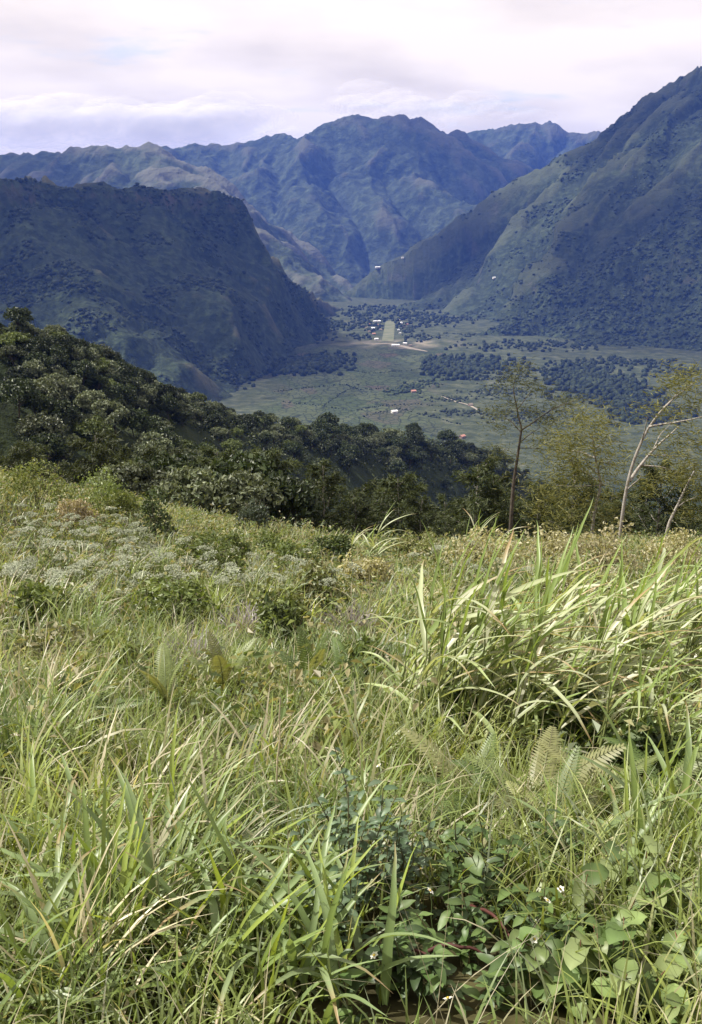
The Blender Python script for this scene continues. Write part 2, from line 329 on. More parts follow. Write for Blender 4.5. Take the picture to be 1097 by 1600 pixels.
# ------------------------------------------------------------------ mountains
MOUNT = {}
def env2(x, y, z): return 0.75 + 0.25 * perlin(x / 900, y / 900)
def mountain(name, label, mat, fields, u0, u1, y0, y1, nu, ny, fine, base=FLOOR - 14, sm=18, grass=None, rock=None, clip=None):
    a = np.linspace((u0 - 548.5) / FPX / CP, (u1 - 548.5) / FPX / CP, nu); Y = np.geomspace(y0, y1, ny)
    A, YY = np.meshgrid(a, Y); x = A * YY; y = YY
    def hz(x, y):
        wl = fine[1] * 2.2; wa = fine[1] * 0.42
        xw = x + wa * fbm(x / wl + 3.7, y / wl, 3); yw = y + wa * fbm(x / wl, y / wl + 8.1, 3)
        z = smax([f(xw, yw) for f in fields], sm)
        z = z + fine[0] * fbm(x / fine[1], y / fine[1], 5, 0.55) * sstep(0, 60, z - base)
        z = z + fine[0] * 1.5 * ridged(xw / (fine[1] * 1.1) + 5, yw / (fine[1] * 1.1), 4) * sstep(10, 150, z - base) * env2(x, y, z)
        return z if clip is None else clip(x, y, z)
    z = hz(x, y); MOUNT[name] = hz
    V = np.stack([x, y, z], -1).reshape(-1, 3); i = np.arange(ny - 1)[:, None] * nu; j = np.arange(nu - 1)[None, :]
    Q = np.stack([i + j, i + j + 1, i + nu + j + 1, i + nu + j], -1).reshape(-1, 4)
    keep = (z.ravel()[Q] > (base - 12)).any(1); Q = Q[keep]
    used = np.unique(Q); mp = np.zeros(len(V), np.int64); mp[used] = np.arange(len(used))
    gy, gx = np.gradient(z); steep = np.hypot(gx / np.maximum(np.gradient(x, axis=1), 1), gy / np.maximum(np.gradient(y, axis=0), 1))
    def blur(q, k):
        for ax in (0, 1):
            p = np.concatenate([np.repeat(np.take(q, [0], ax), k + 1, ax), q, np.repeat(np.take(q, [-1], ax), k, ax)], ax); cs = np.cumsum(p, ax); n = q.shape[ax]
            q = (np.take(cs, np.arange(2 * k + 1, 2 * k + 1 + n), ax) - np.take(cs, np.arange(0, n), ax)) / (2 * k + 1)
        return q
    rel = z - blur(blur(z, 7), 7); rel = rel / (1.4 * rel.std())                      # ribs paler, gullies darker: relief shading painted in with the grass
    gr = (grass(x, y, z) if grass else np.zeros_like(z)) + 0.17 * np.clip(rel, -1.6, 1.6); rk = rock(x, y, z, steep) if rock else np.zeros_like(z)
    C = np.stack([gr, rk, np.zeros_like(z)], -1).reshape(-1, 3)
    o = MB().add(V[used], mp[Q], C=C[used]).build(name, M[mat]); return tag(o, kind='structure', label=label)
CF = crest_field
# flat-topped mountain with the cliff, left of the valley
mesa_top = cr((-420, 262, 2150), (-150, 276, 2300), (27, 288, 2480), (80, 291, 2540), (130, 299, 2600), (215, 302, 2740), (300, 304, 2890), (345, 308, 2980), (366, 316, 3020))
mesa_nose = cr((366, 322, 3030), (380, 358, 3080), (404, 394, 3180), (437, 422, 3300), (477, 452, 3500), (518, 477, 3800), (548, 490, 4100))
mesa_rib1 = cr((215, 322, 2700), (245, 378, 2600), (295, 432, 2480), (345, 468, 2380), (395, 505, 2330), (430, 540, 2350))
mesa_rib2 = cr((70, 330, 2450), (95, 390, 2300), (130, 450, 2150), (190, 505, 2050), (260, 560, 1980))
mesa_rib3 = cr((325, 330, 2930), (345, 415, 2800), (385, 482, 2700), (430, 522, 2680))
FOOT = np.array([[-9000, 200], [-700, 1250]] + [list(P(u, v, 1)[:2] * (FLOOR / P(u, v, 1)[2])) for u, v in ((330, 640), (420, 592), (478, 552), (520, 520), (540, 503), (548, 490))] + [[20, 5200]])
def mesa_foot(x, y, z):
    e = np.interp(y, FOOT[:, 1], FOOT[:, 0]) - x + 25 * fbm(x / 150, y / 150, 3); lim = FLOOR - 22 + 0.3 * np.maximum(e, -60) + 0.012 * np.maximum(e, 0) ** 2
    h = np.clip(0.5 + 0.5 * (lim - z) / 40, 0, 1); return lim + (z - lim) * h - 40 * h * (1 - h) * 0.5
mountain('mesa_mountain', 'dark forested flat-topped mountain ending in a cliff', 'mesa', [
    lambda x, y: CF(x, y, mesa_top, 0.42, 50, 150, seed=2.0, back=0.25, cliff=(2.6, 75), d0=90),
    lambda x, y: CF(x, y, mesa_nose, 0.68, 26, 120, seed=5.0, cliff=(1.7, 60), d0=60),
    lambda x, y: CF(x, y, mesa_rib1, 0.52, 30, 120, seed=7.0, d0=60),
    lambda x, y: CF(x, y, mesa_rib2, 0.5, 32, 130, seed=9.0, d0=60),
    lambda x, y: CF(x, y, mesa_rib3, 0.9, 22, 90, seed=3.4, d0=50)],
    -420, 600, 1300, 4500, 430, 310, (8, 100), grass=lambda x, y, z: 0.0 + 0.10 * sstep(-230, -330, z) - 0.22 * sstep(-.05, .35, fbm(x / 160, y / 160, 3)),
    rock=lambda x, y, z, s: 0.42 * sstep(1.1, 2.0, s) * sstep(-150, -40, z), clip=mesa_foot)
# long slope falling from the right
r_crest = cr((1500, 60, 3800), (1300, 62, 4000), (1130, 90, 4280), (1068, 124, 4400), (1030, 143, 4450), (1000, 165, 4490), (972, 192, 4530), (940, 232, 4600), (880, 280, 4740), (820, 325, 4900), (760, 366, 5020), (700, 400, 5140), (640, 432, 5280), (600, 456, 5380), (556, 480, 5500))
r_spur = cr((1500, 200, 2900), (1250, 262, 3060), (1097, 312, 3150), (1068, 328, 3170), (1000, 376, 3200), (930, 424, 3210), (850, 472, 3200), (780, 506, 3170), (715, 530, 3110))
r_rib1 = cr((972, 215, 4480), (940, 320, 4180), (880, 392, 3960), (810, 450, 3800), (740, 490, 3690), (690, 512, 3600))
r_rib2 = cr((820, 332, 4850), (780, 400, 4500), (720, 440, 4250), (660, 478, 4050))
r_rib3 = cr((1068, 136, 4380), (1080, 240, 4050), (1010, 330, 3800), (950, 385, 3650))
mountain('valley_side_mountain', 'long green mountainside sloping down into the valley', 'slope', [
    lambda x, y: CF(x, y, r_crest, 0.66, 66, 240, seed=12.0, d0=110),
    lambda x, y: CF(x, y, r_spur, 1.0, 34, 150, seed=15.0, d0=60),
    lambda x, y: CF(x, y, r_rib1, 0.6, 34, 150, seed=17.0, d0=60),
    lambda x, y: CF(x, y, r_rib2, 0.6, 30, 150, seed=19.0, d0=60),
    lambda x, y: CF(x, y, r_rib3, 0.6, 30, 140, seed=21.0, d0=60)],
    520, 1500, 2050, 6600, 410, 295, (12, 120), grass=lambda x, y, z: 0.03 + 0.06 * sstep(3250, 3400, y) * (1 - sstep(150, 330, z)) - 0.22 * sstep(3380, 3250, y) - 0.2 * sstep(.1, .5, fbm(x / 170, y / 170, 3)),
    rock=lambda x, y, z, s: 0.36 * sstep(1.0, 1.7, s))
# high massif closing the valley
f_crest = cr((-200, 262, 7600), (100, 250, 7600), (276, 231, 7500), (350, 225, 7500), (440, 215, 7450), (500, 201, 7400), (560, 191, 7400), (610, 185, 7400), (660, 186, 7400), (690, 203, 7500), (712, 213, 7600), (740, 208, 7700))
f_rib1 = cr((660, 187, 7400), (640, 240, 7000), (665, 285, 6700), (725, 318, 6400), (765, 350, 6200), (770, 400, 6000))
f_rib2 = cr((500, 203, 7400), (462, 246, 6900), (500, 330, 6300), (545, 400, 5900), (560, 440, 5700))
f_rib3 = cr((610, 187, 7400), (575, 260, 6900), (590, 330, 6400), (640, 380, 6050), (660, 420, 5850))
f_rib4 = cr((440, 217, 7450), (400, 270, 6900), (420, 330, 6500), (470, 390, 6150))
mountain('far_massif', 'high blue massif with cloud on its summit at the valley head', 'far', [
    lambda x, y: CF(x, y, f_crest, 0.95, 105, 420, seed=22.0, d0=220, base=-520),
    lambda x, y: CF(x, y, f_rib1, 0.95, 90, 320, seed=25.0, d0=130, base=-520),
    lambda x, y: CF(x, y, f_rib2, 1.0, 85, 300, seed=27.0, d0=130, base=-520),
    lambda x, y: CF(x, y, f_rib3, 0.95, 85, 300, seed=29.0, d0=130, base=-520),
    lambda x, y: CF(x, y, f_rib4, 0.95, 50, 280, seed=31.0, d0=130, base=-520)],
    -200, 900, 5000, 9200, 385, 240, (34, 330), base=-460, sm=30, grass=lambda x, y, z: 0.10 * np.exp(-((x - 700) / 500) ** 2) * sstep(50, 250, z),
    rock=lambda x, y, z, s: 0.22 * sstep(1.1, 1.8, s))
# ridge running down from the left, sunlit grass painted pale on its flank
l_crest = cr((-300, 240, 6000), (27, 242, 5900), (100, 236, 5850), (170, 230, 5800), (240, 228, 5750), (280, 246, 5750), (320, 270, 5700), (372, 301, 5650), (402, 332, 5600), (452, 372, 5500), (500, 402, 5400), (548, 445, 5250))
l_rib1 = cr((240, 229, 5750), (270, 262, 5500), (320, 290, 5250), (380, 330, 5000), (430, 380, 4800), (480, 425, 4600), (515, 462, 4450))
l_rib2 = cr((170, 231, 5800), (190, 270, 5450), (170, 300, 5200), (200, 340, 5000))
mountain('far_ridge', 'blue ridge with grassy flank painted sunlit-pale behind the flat-topped mountain', 'farleft', [
    lambda x, y: CF(x, y, l_crest, 0.8, 45, 260, seed=42.0, d0=120, base=-480),
    lambda x, y: CF(x, y, l_rib1, 0.8, 40, 200, seed=45.0, d0=90, base=-480),
    lambda x, y: CF(x, y, l_rib2, 0.8, 40, 200, seed=47.0, d0=90, base=-480)],
    -300, 620, 4200, 6800, 330, 210, (22, 230), base=-440, sm=24,
    grass=lambda x, y, z: 0.24 * np.exp(-((x + 1080) / 420) ** 2 - ((z - 190) / 130) ** 2) + 0.12 * np.exp(-((x + 560) / 260) ** 2),
    rock=lambda x, y, z, s: 0.2 * sstep(1.0, 1.7, s))
b_crest = cr((640, 235, 9000), (712, 212, 9000), (760, 205, 8950), (790, 198, 8900), (830, 192, 8900), (852, 194, 8900), (870, 208, 8900), (905, 207, 8850), (926, 212, 8800), (945, 225, 8800), (1010, 250, 8700), (1250, 255, 8600))
b_rib1 = cr((830, 193, 8900), (790, 250, 8200), (800, 300, 7700), (830, 340, 7200))
b_rib2 = cr((905, 208, 8850), (880, 260, 8200), (860, 300, 7700), (800, 350, 7000))
mountain('far_summits', 'blue rounded summits behind the massif at the valley head', 'far', [
    lambda x, y: CF(x, y, b_crest, 0.9, 70, 420, seed=52.0, d0=200, base=-500),
    lambda x, y: CF(x, y, b_rib1, 0.9, 55, 300, seed=55.0, d0=130, base=-500),
    lambda x, y: CF(x, y, b_rib2, 0.9, 55, 300, seed=57.0, d0=130, base=-500)],
    640, 1250, 6300, 10500, 300, 220, (30, 320), base=-460, sm=30, rock=lambda x, y, z, s: 0.22 * sstep(1.1, 1.8, s))
p_crest = cr((880, 240, 10200), (930, 217, 10200), (945, 216, 10200), (965, 224, 10200), (1050, 250, 10200))
mountain('distant_peak', 'faint distant peak showing behind the summits', 'far', [lambda x, y: CF(x, y, p_crest, 0.7, 80, 600, seed=62.0, d0=300, base=-500)],
    850, 1100, 9000, 11800, 90, 60, (30, 500), base=-440)

def hit_all(u, v, names=('valley_side_mountain', 'mesa_mountain')):
    d = ray(u, v); t = np.geomspace(1400, 6000, 1800); x, y = d[0] * t, d[1] * t
    z = np.max([ground_z(x, y)] + [MOUNT[k](x, y) for k in names], 0); i = np.argmax(d[2] * t < z); p = d * t[i]; p[2] = z[i]; return p
# ------------------------------------------------------------------ airstrip, tracks, village
def strip_between(name, label, mat, pts, widths, lift=0.25):
    """a flat strip of land laid along the ground through the given points"""
    V = []; n = 0; pts = np.array(pts)
    Lc = np.r_[0, np.cumsum(np.hypot(*np.diff(pts[:, :2], axis=0).T))]; t = np.linspace(0, Lc[-1], max(6, int(Lc[-1] / 12)))
    cx, cy, ww = np.interp(t, Lc, pts[:, 0]), np.interp(t, Lc, pts[:, 1]), np.interp(t, Lc, widths)
    tx, ty = np.gradient(cx), np.gradient(cy); q = np.hypot(tx, ty); nx, ny = ty / q, -tx / q
    c = np.linspace(-0.5, 0.5, 5); x = cx[:, None] + nx[:, None] * ww[:, None] * c; y = cy[:, None] + ny[:, None] * ww[:, None] * c
    z = ground_z(x, y) + lift + 0.4; V = np.stack([x, y, z], -1).reshape(-1, 3)
    i = np.arange(len(t) - 1)[:, None] * 5; j = np.arange(4)[None, :]
    Q = np.stack([i + j, i + j + 1, i + j + 6, i + j + 5], -1).reshape(-1, 4)
    return tag(MB().add(V, Q).build(name, mat), label, kind='structure')
def floor_pt(u, v):
    d = ray(u, v); t = (FLOOR + 0.5) / d[2]; return np.array([d[0] * t, d[1] * t, FLOOR])
strip_between('airstrip', 'pale grass airstrip running through the village', M['strip'], [floor_pt(606, 533), floor_pt(610, 501)], [36, 33], 0.6)
strip_between('track', 'bare track crossing the near end of the airstrip', M['track'], [floor_pt(u, v) for u, v in ((585, 536), (612, 537), (640, 543), (668, 548))], [16, 26, 20, 8], 0.3)
strip_between('path', 'pale path winding through the rough ground', M['track'], [floor_pt(u, v) for u, v in ((690, 618), (715, 627), (735, 633), (748, 642))], [5, 6, 6, 5], 0.3)

def box(b, x0, x1, y0, y1, z0, z1, C=(1, 1, 1)):
    V = [(x, y, z) for z in (z0, z1) for y in (y0, y1) for x in (x0, x1)]
    return b.add(V, [(0, 2, 3, 1), (4, 5, 7, 6), (0, 1, 5, 4), (2, 6, 7, 3), (0, 4, 6, 2), (1, 3, 7, 5)], C=C)
def house_meshes(L, W, H, pitch, wall, roof):
    b = MB(); box(b, -L / 2, L / 2, -W / 2, W / 2, -2.5, H); hr = H + W / 2 * pitch
    for sx in (-1, 1): b.add([(sx * L / 2, -W / 2, H), (sx * L / 2, W / 2, H), (sx * L / 2, 0, hr)], T=[(0, 1, 2)])
    wm = b.mesh('wall', wall, False); r = MB(); e = 0.7
    for sy in (-1, 1):
        y0 = sy * (W / 2 + e); z0 = H - e * pitch; p = [(-L / 2 - e, 0, hr), (L / 2 + e, 0, hr), (L / 2 + e, y0, z0), (-L / 2 - e, y0, z0)]
        V = np.array(p + [(a, c, d + 0.22) for a, c, d in p]); V[:, 2] += 0.06
        r.add(V, [(0, 1, 2, 3), (4, 7, 6, 5), (0, 4, 5, 1), (1, 5, 6, 2), (2, 6, 7, 3), (3, 7, 4, 0)])
    d = MB(); box(d, -0.6, 0.6, -W / 2 - 0.06, -W / 2 + 0.02, 0, 2.1)
    wn = MB(); box(wn, L * 0.22, L * 0.22 + 1.3, -W / 2 - 0.05, -W / 2 + 0.02, 1.0, 2.0); 
    return wm, r.mesh('roof', roof, False), d.mesh('door', M['door'], False), wn.mesh('window', M['door'], False)
HK = {'tin': house_meshes(11, 7, 3.2, 0.5, M['whitewall'], M['tin']), 'red': house_meshes(10, 7, 3.0, 0.55, M['brownwall'], M['rust']),
      'hut': house_meshes(8, 6, 2.4, 0.8, M['brownwall'], M['thatch']), 'long': house_meshes(22, 9, 3.6, 0.45, M['whitewall'], M['tin'])}
def house(u, v, kind, rz, label, s=1.0):
    p = hit_all(u, v); e = ob('house', None, None, (p[0], p[1], p[2] + 0.3), (0, 0, rz), s)
    for nm, me in zip(('wall', 'roof', 'door', 'window'), HK[kind]): ob(nm, me, e)
    tag(e, label, 'house', 'houses of the valley village'); return e
HS = [(573, 513, 'hut', .3, 'low brown thatched hut at the outer edge of the village, by the dark trees'), (579, 508, 'red', .1, 'red-roofed brown house in the middle of the village beside the airstrip'),
      (586, 503, 'tin', .2, 'white tin-roofed house at the far end of the village, airstrip side'), (591, 509, 'red', -.2, 'red-roofed house closest to the edge of the airstrip'),
      (577, 519, 'hut', .5, 'thatched hut at the near outer corner of the village'), (595, 516, 'hut', 0, 'thatched hut standing right against the airstrip edge'),
      (584, 523, 'red', .2, 'red-roofed house at the near end of the village row'), (592, 503, 'tin', .1, 'small white house beside the far end of the airstrip'),
      (583, 514, 'tin', -.1, 'pale tin-roofed house among the red-roofed village houses'), (566, 510, 'hut', .4, 'thatched hut apart from the village under the mountain foot'),
      (624, 501, 'tin', 1.4, 'bright white house farthest along the far side of the airstrip'), (627, 506, 'long', 1.5, 'long white hall beside the airstrip, second from its far end'),
      (631, 512, 'hut', 1.2, 'brown hut behind the long white hall by the airstrip'), (623, 517, 'tin', 1.5, 'bright white house midway along the airstrip edge'),
      (636, 508, 'red', 1.1, 'red-roofed house set back behind the long white hall'), (625, 522, 'tin', 1.4, 'white house just before the near end of the airstrip'),
      (588, 531, 'tin', .2, 'lone white house left of the near end of the airstrip'), (618, 541, 'long', .1, 'long white building across the near end of the airstrip'),
      (633, 538, 'tin', -.3, 'white house beside the track past the airstrip end'), (641, 541, 'hut', .3, 'brown hut beside the track past the airstrip end'),
      (646, 613, 'red', .3, 'red-roofed farm house among shrubs in the middle of the fields'), (616, 645, 'tin', .4, 'single white-roofed house at the near edge of the fields'),
      (772, 436, 'tin', .4, 'lone white house high on the valley side mountain'), (590, 442, 'long', .2, 'pale long house where the valley narrows'),
      (628, 463, 'tin', .2, 'small white house low on the slope beyond the village'), (735, 634, 'hut', .5, 'thatched hut beside the pale winding path'), (722, 684, 'red', .8, 'rust-roofed hut in the rough ground near the dark trees')]
for h in HS: house(*h)

# ------------------------------------------------------------------ far woods, groves, hedges (masses of crowns too small to pick apart)
def ico(sub):
    import bmesh
    bm = bmesh.new(); bmesh.ops.create_icosphere(bm, subdivisions=sub, radius=1.0); bm.verts.ensure_lookup_table()
    V = np.array([v.co[:] for v in bm.verts]); T = np.array([[v.index for v in f.verts] for f in bm.faces]); bm.free(); return V, T
ICO1, ICO2 = ico(1), ico(2)
def blobs(b, pts, rad, hgt, cols, shape=ICO1, rough=0.28):
    """tree crowns as lumpy closed surfaces, each with its own outline"""
    V, T = shape; N = len(pts); k = len(V); rough_ = 1 + rough * rng.normal(size=(N, k))
    X = V[None] * rough_[..., None]; X = X * np.stack([rad, rad, hgt], -1)[:, None, :]
    X = X + pts[:, None, :] + np.stack([0 * rad, 0 * rad, hgt * 0.55], -1)[:, None, :]
    C = np.repeat(cols[:, None, :], k, 1) * (0.8 + 0.4 * rng.random((N, k, 1)))
    b.add(X.reshape(-1, 3), T=(T[None] + (np.arange(N) * k)[:, None, None]).reshape(-1, 3), C=C.reshape(-1, 3))
def greens(N, a, c, j=0.25):
    t = rng.random((N, 1)); return (np.array(a) * (1 - t) + np.array(c) * t) * (1 - j + 2 * j * rng.random((N, 1)))
def mountain_wood(name, label, mount, N, u0, u1, y0, y1, dens, r0, r1, c0, c1):
    a = rng.uniform((u0 - 548.5) / FPX / CP, (u1 - 548.5) / FPX / CP, N * 8); y = np.sqrt(rng.uniform(y0 ** 2, y1 ** 2, N * 8)); x = a * y
    z = MOUNT[mount](x, y); keep = (z > ground_z(x, y) - 4) & (rng.random(len(x)) < dens(x, y, z)); x, y, z = x[keep][:N], y[keep][:N], z[keep][:N]
    r = r0 * .8 + (r1 * 1.35 - r0 * .8) * rng.random(len(x)) ** 2.2; b = MB(); blobs(b, np.stack([x, y, z - 0.25 * r], -1), r, r * rng.uniform(0.6, 1.0, len(x)), greens(len(x), c0, c1) * np.clip(1 + .5 * fbm(x / 45, y / 45, 3), .6, 1.6)[:, None])
    tag(b.build(name, M['wood_far']), label, kind='stuff')
DG, MG = (0.021, 0.030, 0.015), (0.038, 0.049, 0.025)
mountain_wood('mountain_wood', 'dark wood covering the flat-topped mountain', 'mesa_mountain', 12000, -60, 600, 1600, 3600,
    lambda x, y, z: sstep(-.05, .35, fbm(x / 160, y / 160, 3)) + .012, 2.4, 5.2, DG, MG)
mountain_wood('slope_wood', 'dark wood on the valley side mountain and its near spur', 'valley_side_mountain', 11500, 540, 1200, 2600, 5400,
    lambda x, y, z: np.clip(.45 * sstep(.1, .5, fbm(x / 170, y / 170, 3)) + sstep(3400, 3240, y) + .008, 0, 1), 2.6, 5.6, DG, MG)

def grove(label, ells, r0=3.5, r1=7.0, c0=(0.012, 0.019, 0.010), c1=(0.030, 0.040, 0.018), name='grove'):
    """a dark stand of trees on the valley floor"""
    P_ = []
    for (u, v, ru, rv, N) in ells:
        q = rng.normal(size=(N, 2)) * 0.5; q = np.clip(q, -1.1, 1.1)
        P_ += [floor_pt(u + a * ru, v + c * rv) for a, c in q]
    P_ = np.array(P_); P_[:, 2] = ground_z(P_[:, 0], P_[:, 1]) - 0.3
    r = rng.uniform(r0, r1, len(P_)); b = MB(); blobs(b, P_, r, r * rng.uniform(0.8, 1.3, len(P_)), greens(len(P_), c0, c1), ICO2, 0.2)
    tag(b.build(name, M['wood_far']), label, kind='stuff')
grove('dark grove on the valley floor below the cliff mountain', [(485, 570, 62, 15, 260), (450, 574, 40, 12, 110), (520, 562, 30, 10, 80)])
grove('dark grove beside the fields towards the valley side mountain', [(715, 576, 50, 16, 260), (690, 566, 26, 10, 70), (760, 570, 60, 14, 160)])
grove('large dark grove on the rough ground under the near spur', [(930, 600, 70, 22, 330), (975, 622, 60, 22, 230), (890, 580, 60, 12, 140), (1020, 650, 60, 14, 120)])
grove('thin line of trees across the rough ground', [(840, 540, 130, 8, 200), (960, 566, 100, 7, 140), (1050, 580, 60, 8, 60)], 2.5, 5.5)
grove('trees along the foot of the cliff mountain', [(400, 545, 50, 18, 160), (360, 570, 60, 18, 190), (330, 600, 60, 12, 110), (460, 528, 60, 10, 130), (520, 508, 40, 8, 90)])
grove('trees around the village houses', [(566, 505, 16, 8, 46), (582, 512, 14, 10, 34), (640, 514, 18, 10, 60), (596, 498, 20, 4, 30), (560, 527, 20, 5, 24), (660, 528, 24, 6, 40)], 2.5, 5.0)
grove('shrubs round the red-roofed farm house', [(640, 607, 24, 7, 70), (622, 612, 20, 5, 30), (670, 600, 20, 5, 30)], 2.0, 4.0, (0.02, 0.03, 0.014), (0.04, 0.055, 0.024))
grove('scattered shrubs on the rough ground', [(780, 612, 60, 10, 170), (720, 645, 50, 6, 90), (830, 650, 70, 10, 150), (700, 622, 40, 5, 70), (770, 590, 60, 8, 130)], 1.2, 3.2, (0.018, 0.027, 0.013), (0.045, 0.055, 0.026))
grove('trees closing the far end of the valley floor', [(600, 482, 60, 7, 150), (680, 500, 60, 10, 170), (640, 492, 30, 5, 60), (560, 492, 30, 6, 70)], 3.0, 6.5)
def hedge(label, pts, step=5.0):
    Q = np.array([floor_pt(u, v) for u, v in pts]); L = np.r_[0, np.cumsum(np.hypot(*np.diff(Q[:, :2], axis=0).T))]; t = np.arange(0, L[-1], step)
    x = np.interp(t, L, Q[:, 0]) + rng.normal(0, 1.2, len(t)); y = np.interp(t, L, Q[:, 1]) + rng.normal(0, 3.0, len(t))
    k = rng.random(len(t)) < 0.8; x, y = x[k], y[k]; r = rng.uniform(0.9, 2.3, len(x)); b = MB()
    blobs(b, np.stack([x, y, ground_z(x, y) - 0.2], -1), r, r, greens(len(x), (0.012, 0.02, 0.01), (0.03, 0.04, 0.018))); tag(b.build('hedge', M['wood_far']), label, kind='stuff')
hedge('dark hedge line curving across the far fields', [(540, 578), (580, 583), (630, 580), (668, 574)])
hedge('dark hedge line bending round the middle fields', [(430, 612), (480, 604), (540, 600), (560, 608), (620, 607)])
hedge('dark hedge line along the near fields', [(440, 628), (500, 634), (550, 642), (600, 634), (650, 630), (690, 634)])
hedge('dark hedge line running down beside the brown field', [(560, 600), (530, 616), (505, 634)])
hedge('dark hedge line at the edge of the near fields', [(560, 652), (620, 638), (680, 652), (720, 664)])

# ------------------------------------------------------------------ plant building blocks
def nrm(v): return v / np.maximum(np.linalg.norm(v, axis=-1, keepdims=True), 1e-9)
def blades(b, root, L, W, az, th, kap, S, col, tip=None, fold=0.0):
    """grass blades: tapering ribbons that bend over; th start lean, kap added lean towards the tip"""
    N = len(root); t = np.linspace(0, 1, S + 1); a = th[:, None] + kap[:, None] * t[None] ** 1.3
    dl = (L / S)[:, None]; hx = np.concatenate([np.zeros((N, 1)), np.cumsum(np.sin(a[:, 1:]) * dl, 1)], 1); hz = np.concatenate([np.zeros((N, 1)), np.cumsum(np.cos(a[:, 1:]) * dl, 1)], 1)
    d = np.stack([np.cos(az), np.sin(az)], -1); P0 = np.empty((N, S + 1, 3)); P0[..., :2] = root[:, None, :2] + d[:, None] * hx[..., None]; P0[..., 2] = root[:, None, 2] + hz
    tw = rng.normal(0, 0.5, N)[:, None] * t[None]; lat = np.stack([-d[:, 1:2] * np.cos(tw), d[:, 0:1] * np.cos(tw), np.sin(tw)], -1)
    w = W[:, None] * np.minimum(1, (0.45 + 2.2 * t))[None] * np.clip(1 - t ** 2.2, 0.03, 1)[None] * 0.5
    A = P0 - lat * w[..., None]; B = P0 + lat * w[..., None]; V = np.stack([A, B], 2).reshape(-1, 3)
    k = 2 * (S + 1); i = (np.arange(N) * k)[:, None] + 2 * np.arange(S)[None]; Q = np.stack([i, i + 1, i + 3, i + 2], -1).reshape(-1, 4)
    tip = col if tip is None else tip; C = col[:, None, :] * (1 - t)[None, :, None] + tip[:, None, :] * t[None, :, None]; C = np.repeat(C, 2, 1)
    b.add(V, Q, C=C.reshape(-1, 3))
def leaves(b, pos, nor, size, aspect, col, droop=0.3):
    """small leaves: four-cornered, folded along the midrib"""
    N = len(pos); nor = nrm(nor); r = nrm(np.cross(nor, rng.normal(size=(N, 3)))); f = np.cross(nor, r); s = size[:, None]; w = s * aspect
    base = pos; tip = pos + r * s - nor * s * droop; m = pos + r * s * 0.45; L_ = m + f * w * 0.5 + nor * s * 0.06; R_ = m - f * w * 0.5 + nor * s * 0.06
    V = np.stack([base, L_, tip, R_], 1).reshape(-1, 3); i = np.arange(N) * 4; T = np.concatenate([np.stack([i, i + 2, i + 1], -1), np.stack([i, i + 3, i + 2], -1)])
    b.add(V, T=T, C=np.repeat(col, 4, 0))
def tube(b, pts, rad, n=6, C=(1, 1, 1)):
    pts = np.asarray(pts, float); k = len(pts); tg = nrm(np.gradient(pts, axis=0)); ref = np.array([0.31, 0.9, 0.2]); s1 = nrm(np.cross(tg, ref)); s2 = np.cross(tg, s1)
    a = np.linspace(0, 2 * np.pi, n, endpoint=False); rad = np.broadcast_to(rad, (k,))
    V = pts[:, None] + (s1[:, None] * np.cos(a)[None, :, None] + s2[:, None] * np.sin(a)[None, :, None]) * rad[:, None, None]
    i = np.arange(k - 1)[:, None] * n; j = np.arange(n)[None]; j2 = (j + 1) % n
    b.add(V.reshape(-1, 3), np.stack([i + j, i + j2, i + n + j2, i + n + j], -1).reshape(-1, 4), C=C)
def curve(p0, p1, sag, n=7, wob=0.0):
    t = np.linspace(0, 1, n)[:, None]; p0, p1 = np.array(p0, float), np.array(p1, float); c = p0 * (1 - t) + p1 * t; L = np.linalg.norm(p1 - p0)
    c[:, 2] += (sag * 4 * t * (1 - t))[:, 0]; c[1:-1] += rng.normal(0, wob * L, (n - 2, 3)); return c

# ------------------------------------------------------------------ trees of the middle distance
def broadleaf(H, Rc, c0, c1, leaf=0.45, clumps=34, per=62):
    """trunk with limbs, crown of leafy clumps with gaps between"""
    t = MB(); top = np.array([rng.normal(0, .04) * H, rng.normal(0, .04) * H, H * 0.62]); tr = curve((0, 0, -1.5), top, 0, 6, 0.015); tube(t, tr, np.linspace(0.045 * H * .55, 0.014 * H, 6), 6)
    c = MB(); CC = []
    for i in range(clumps):
        q = nrm(rng.normal(size=3)); q[2] = abs(q[2]) * 1.1 - 0.35; r = rng.uniform(0.55, 1.0); ce = np.array([q[0] * Rc * r, q[1] * Rc * r, H * 0.60 + q[2] * H * 0.38 * r]); CC.append(ce)
        rr = Rc * rng.uniform(0.22, 0.42); n = nrm(rng.normal(size=(per, 3)) + np.array([0, 0, 0.35])); pos = ce + n * rr * np.array([1, 1, 0.7]) * rng.uniform(0.6, 1.05, (per, 1))
        leaves(c, pos, n + 0.5 * rng.normal(size=(per, 3)), leaf * rng.uniform(0.6, 1.4, per), 0.6, greens(per, c0, c1, 0.3))
        if i % 5 == 0: tube(t, curve(tr[3], ce, 0.1, 5, 0.03), np.linspace(0.012 * H, 0.004 * H, 5), 5)
    return t.mesh('trunk', M['darkbark']), c.mesh('crown', M['tree_leaf'], False)
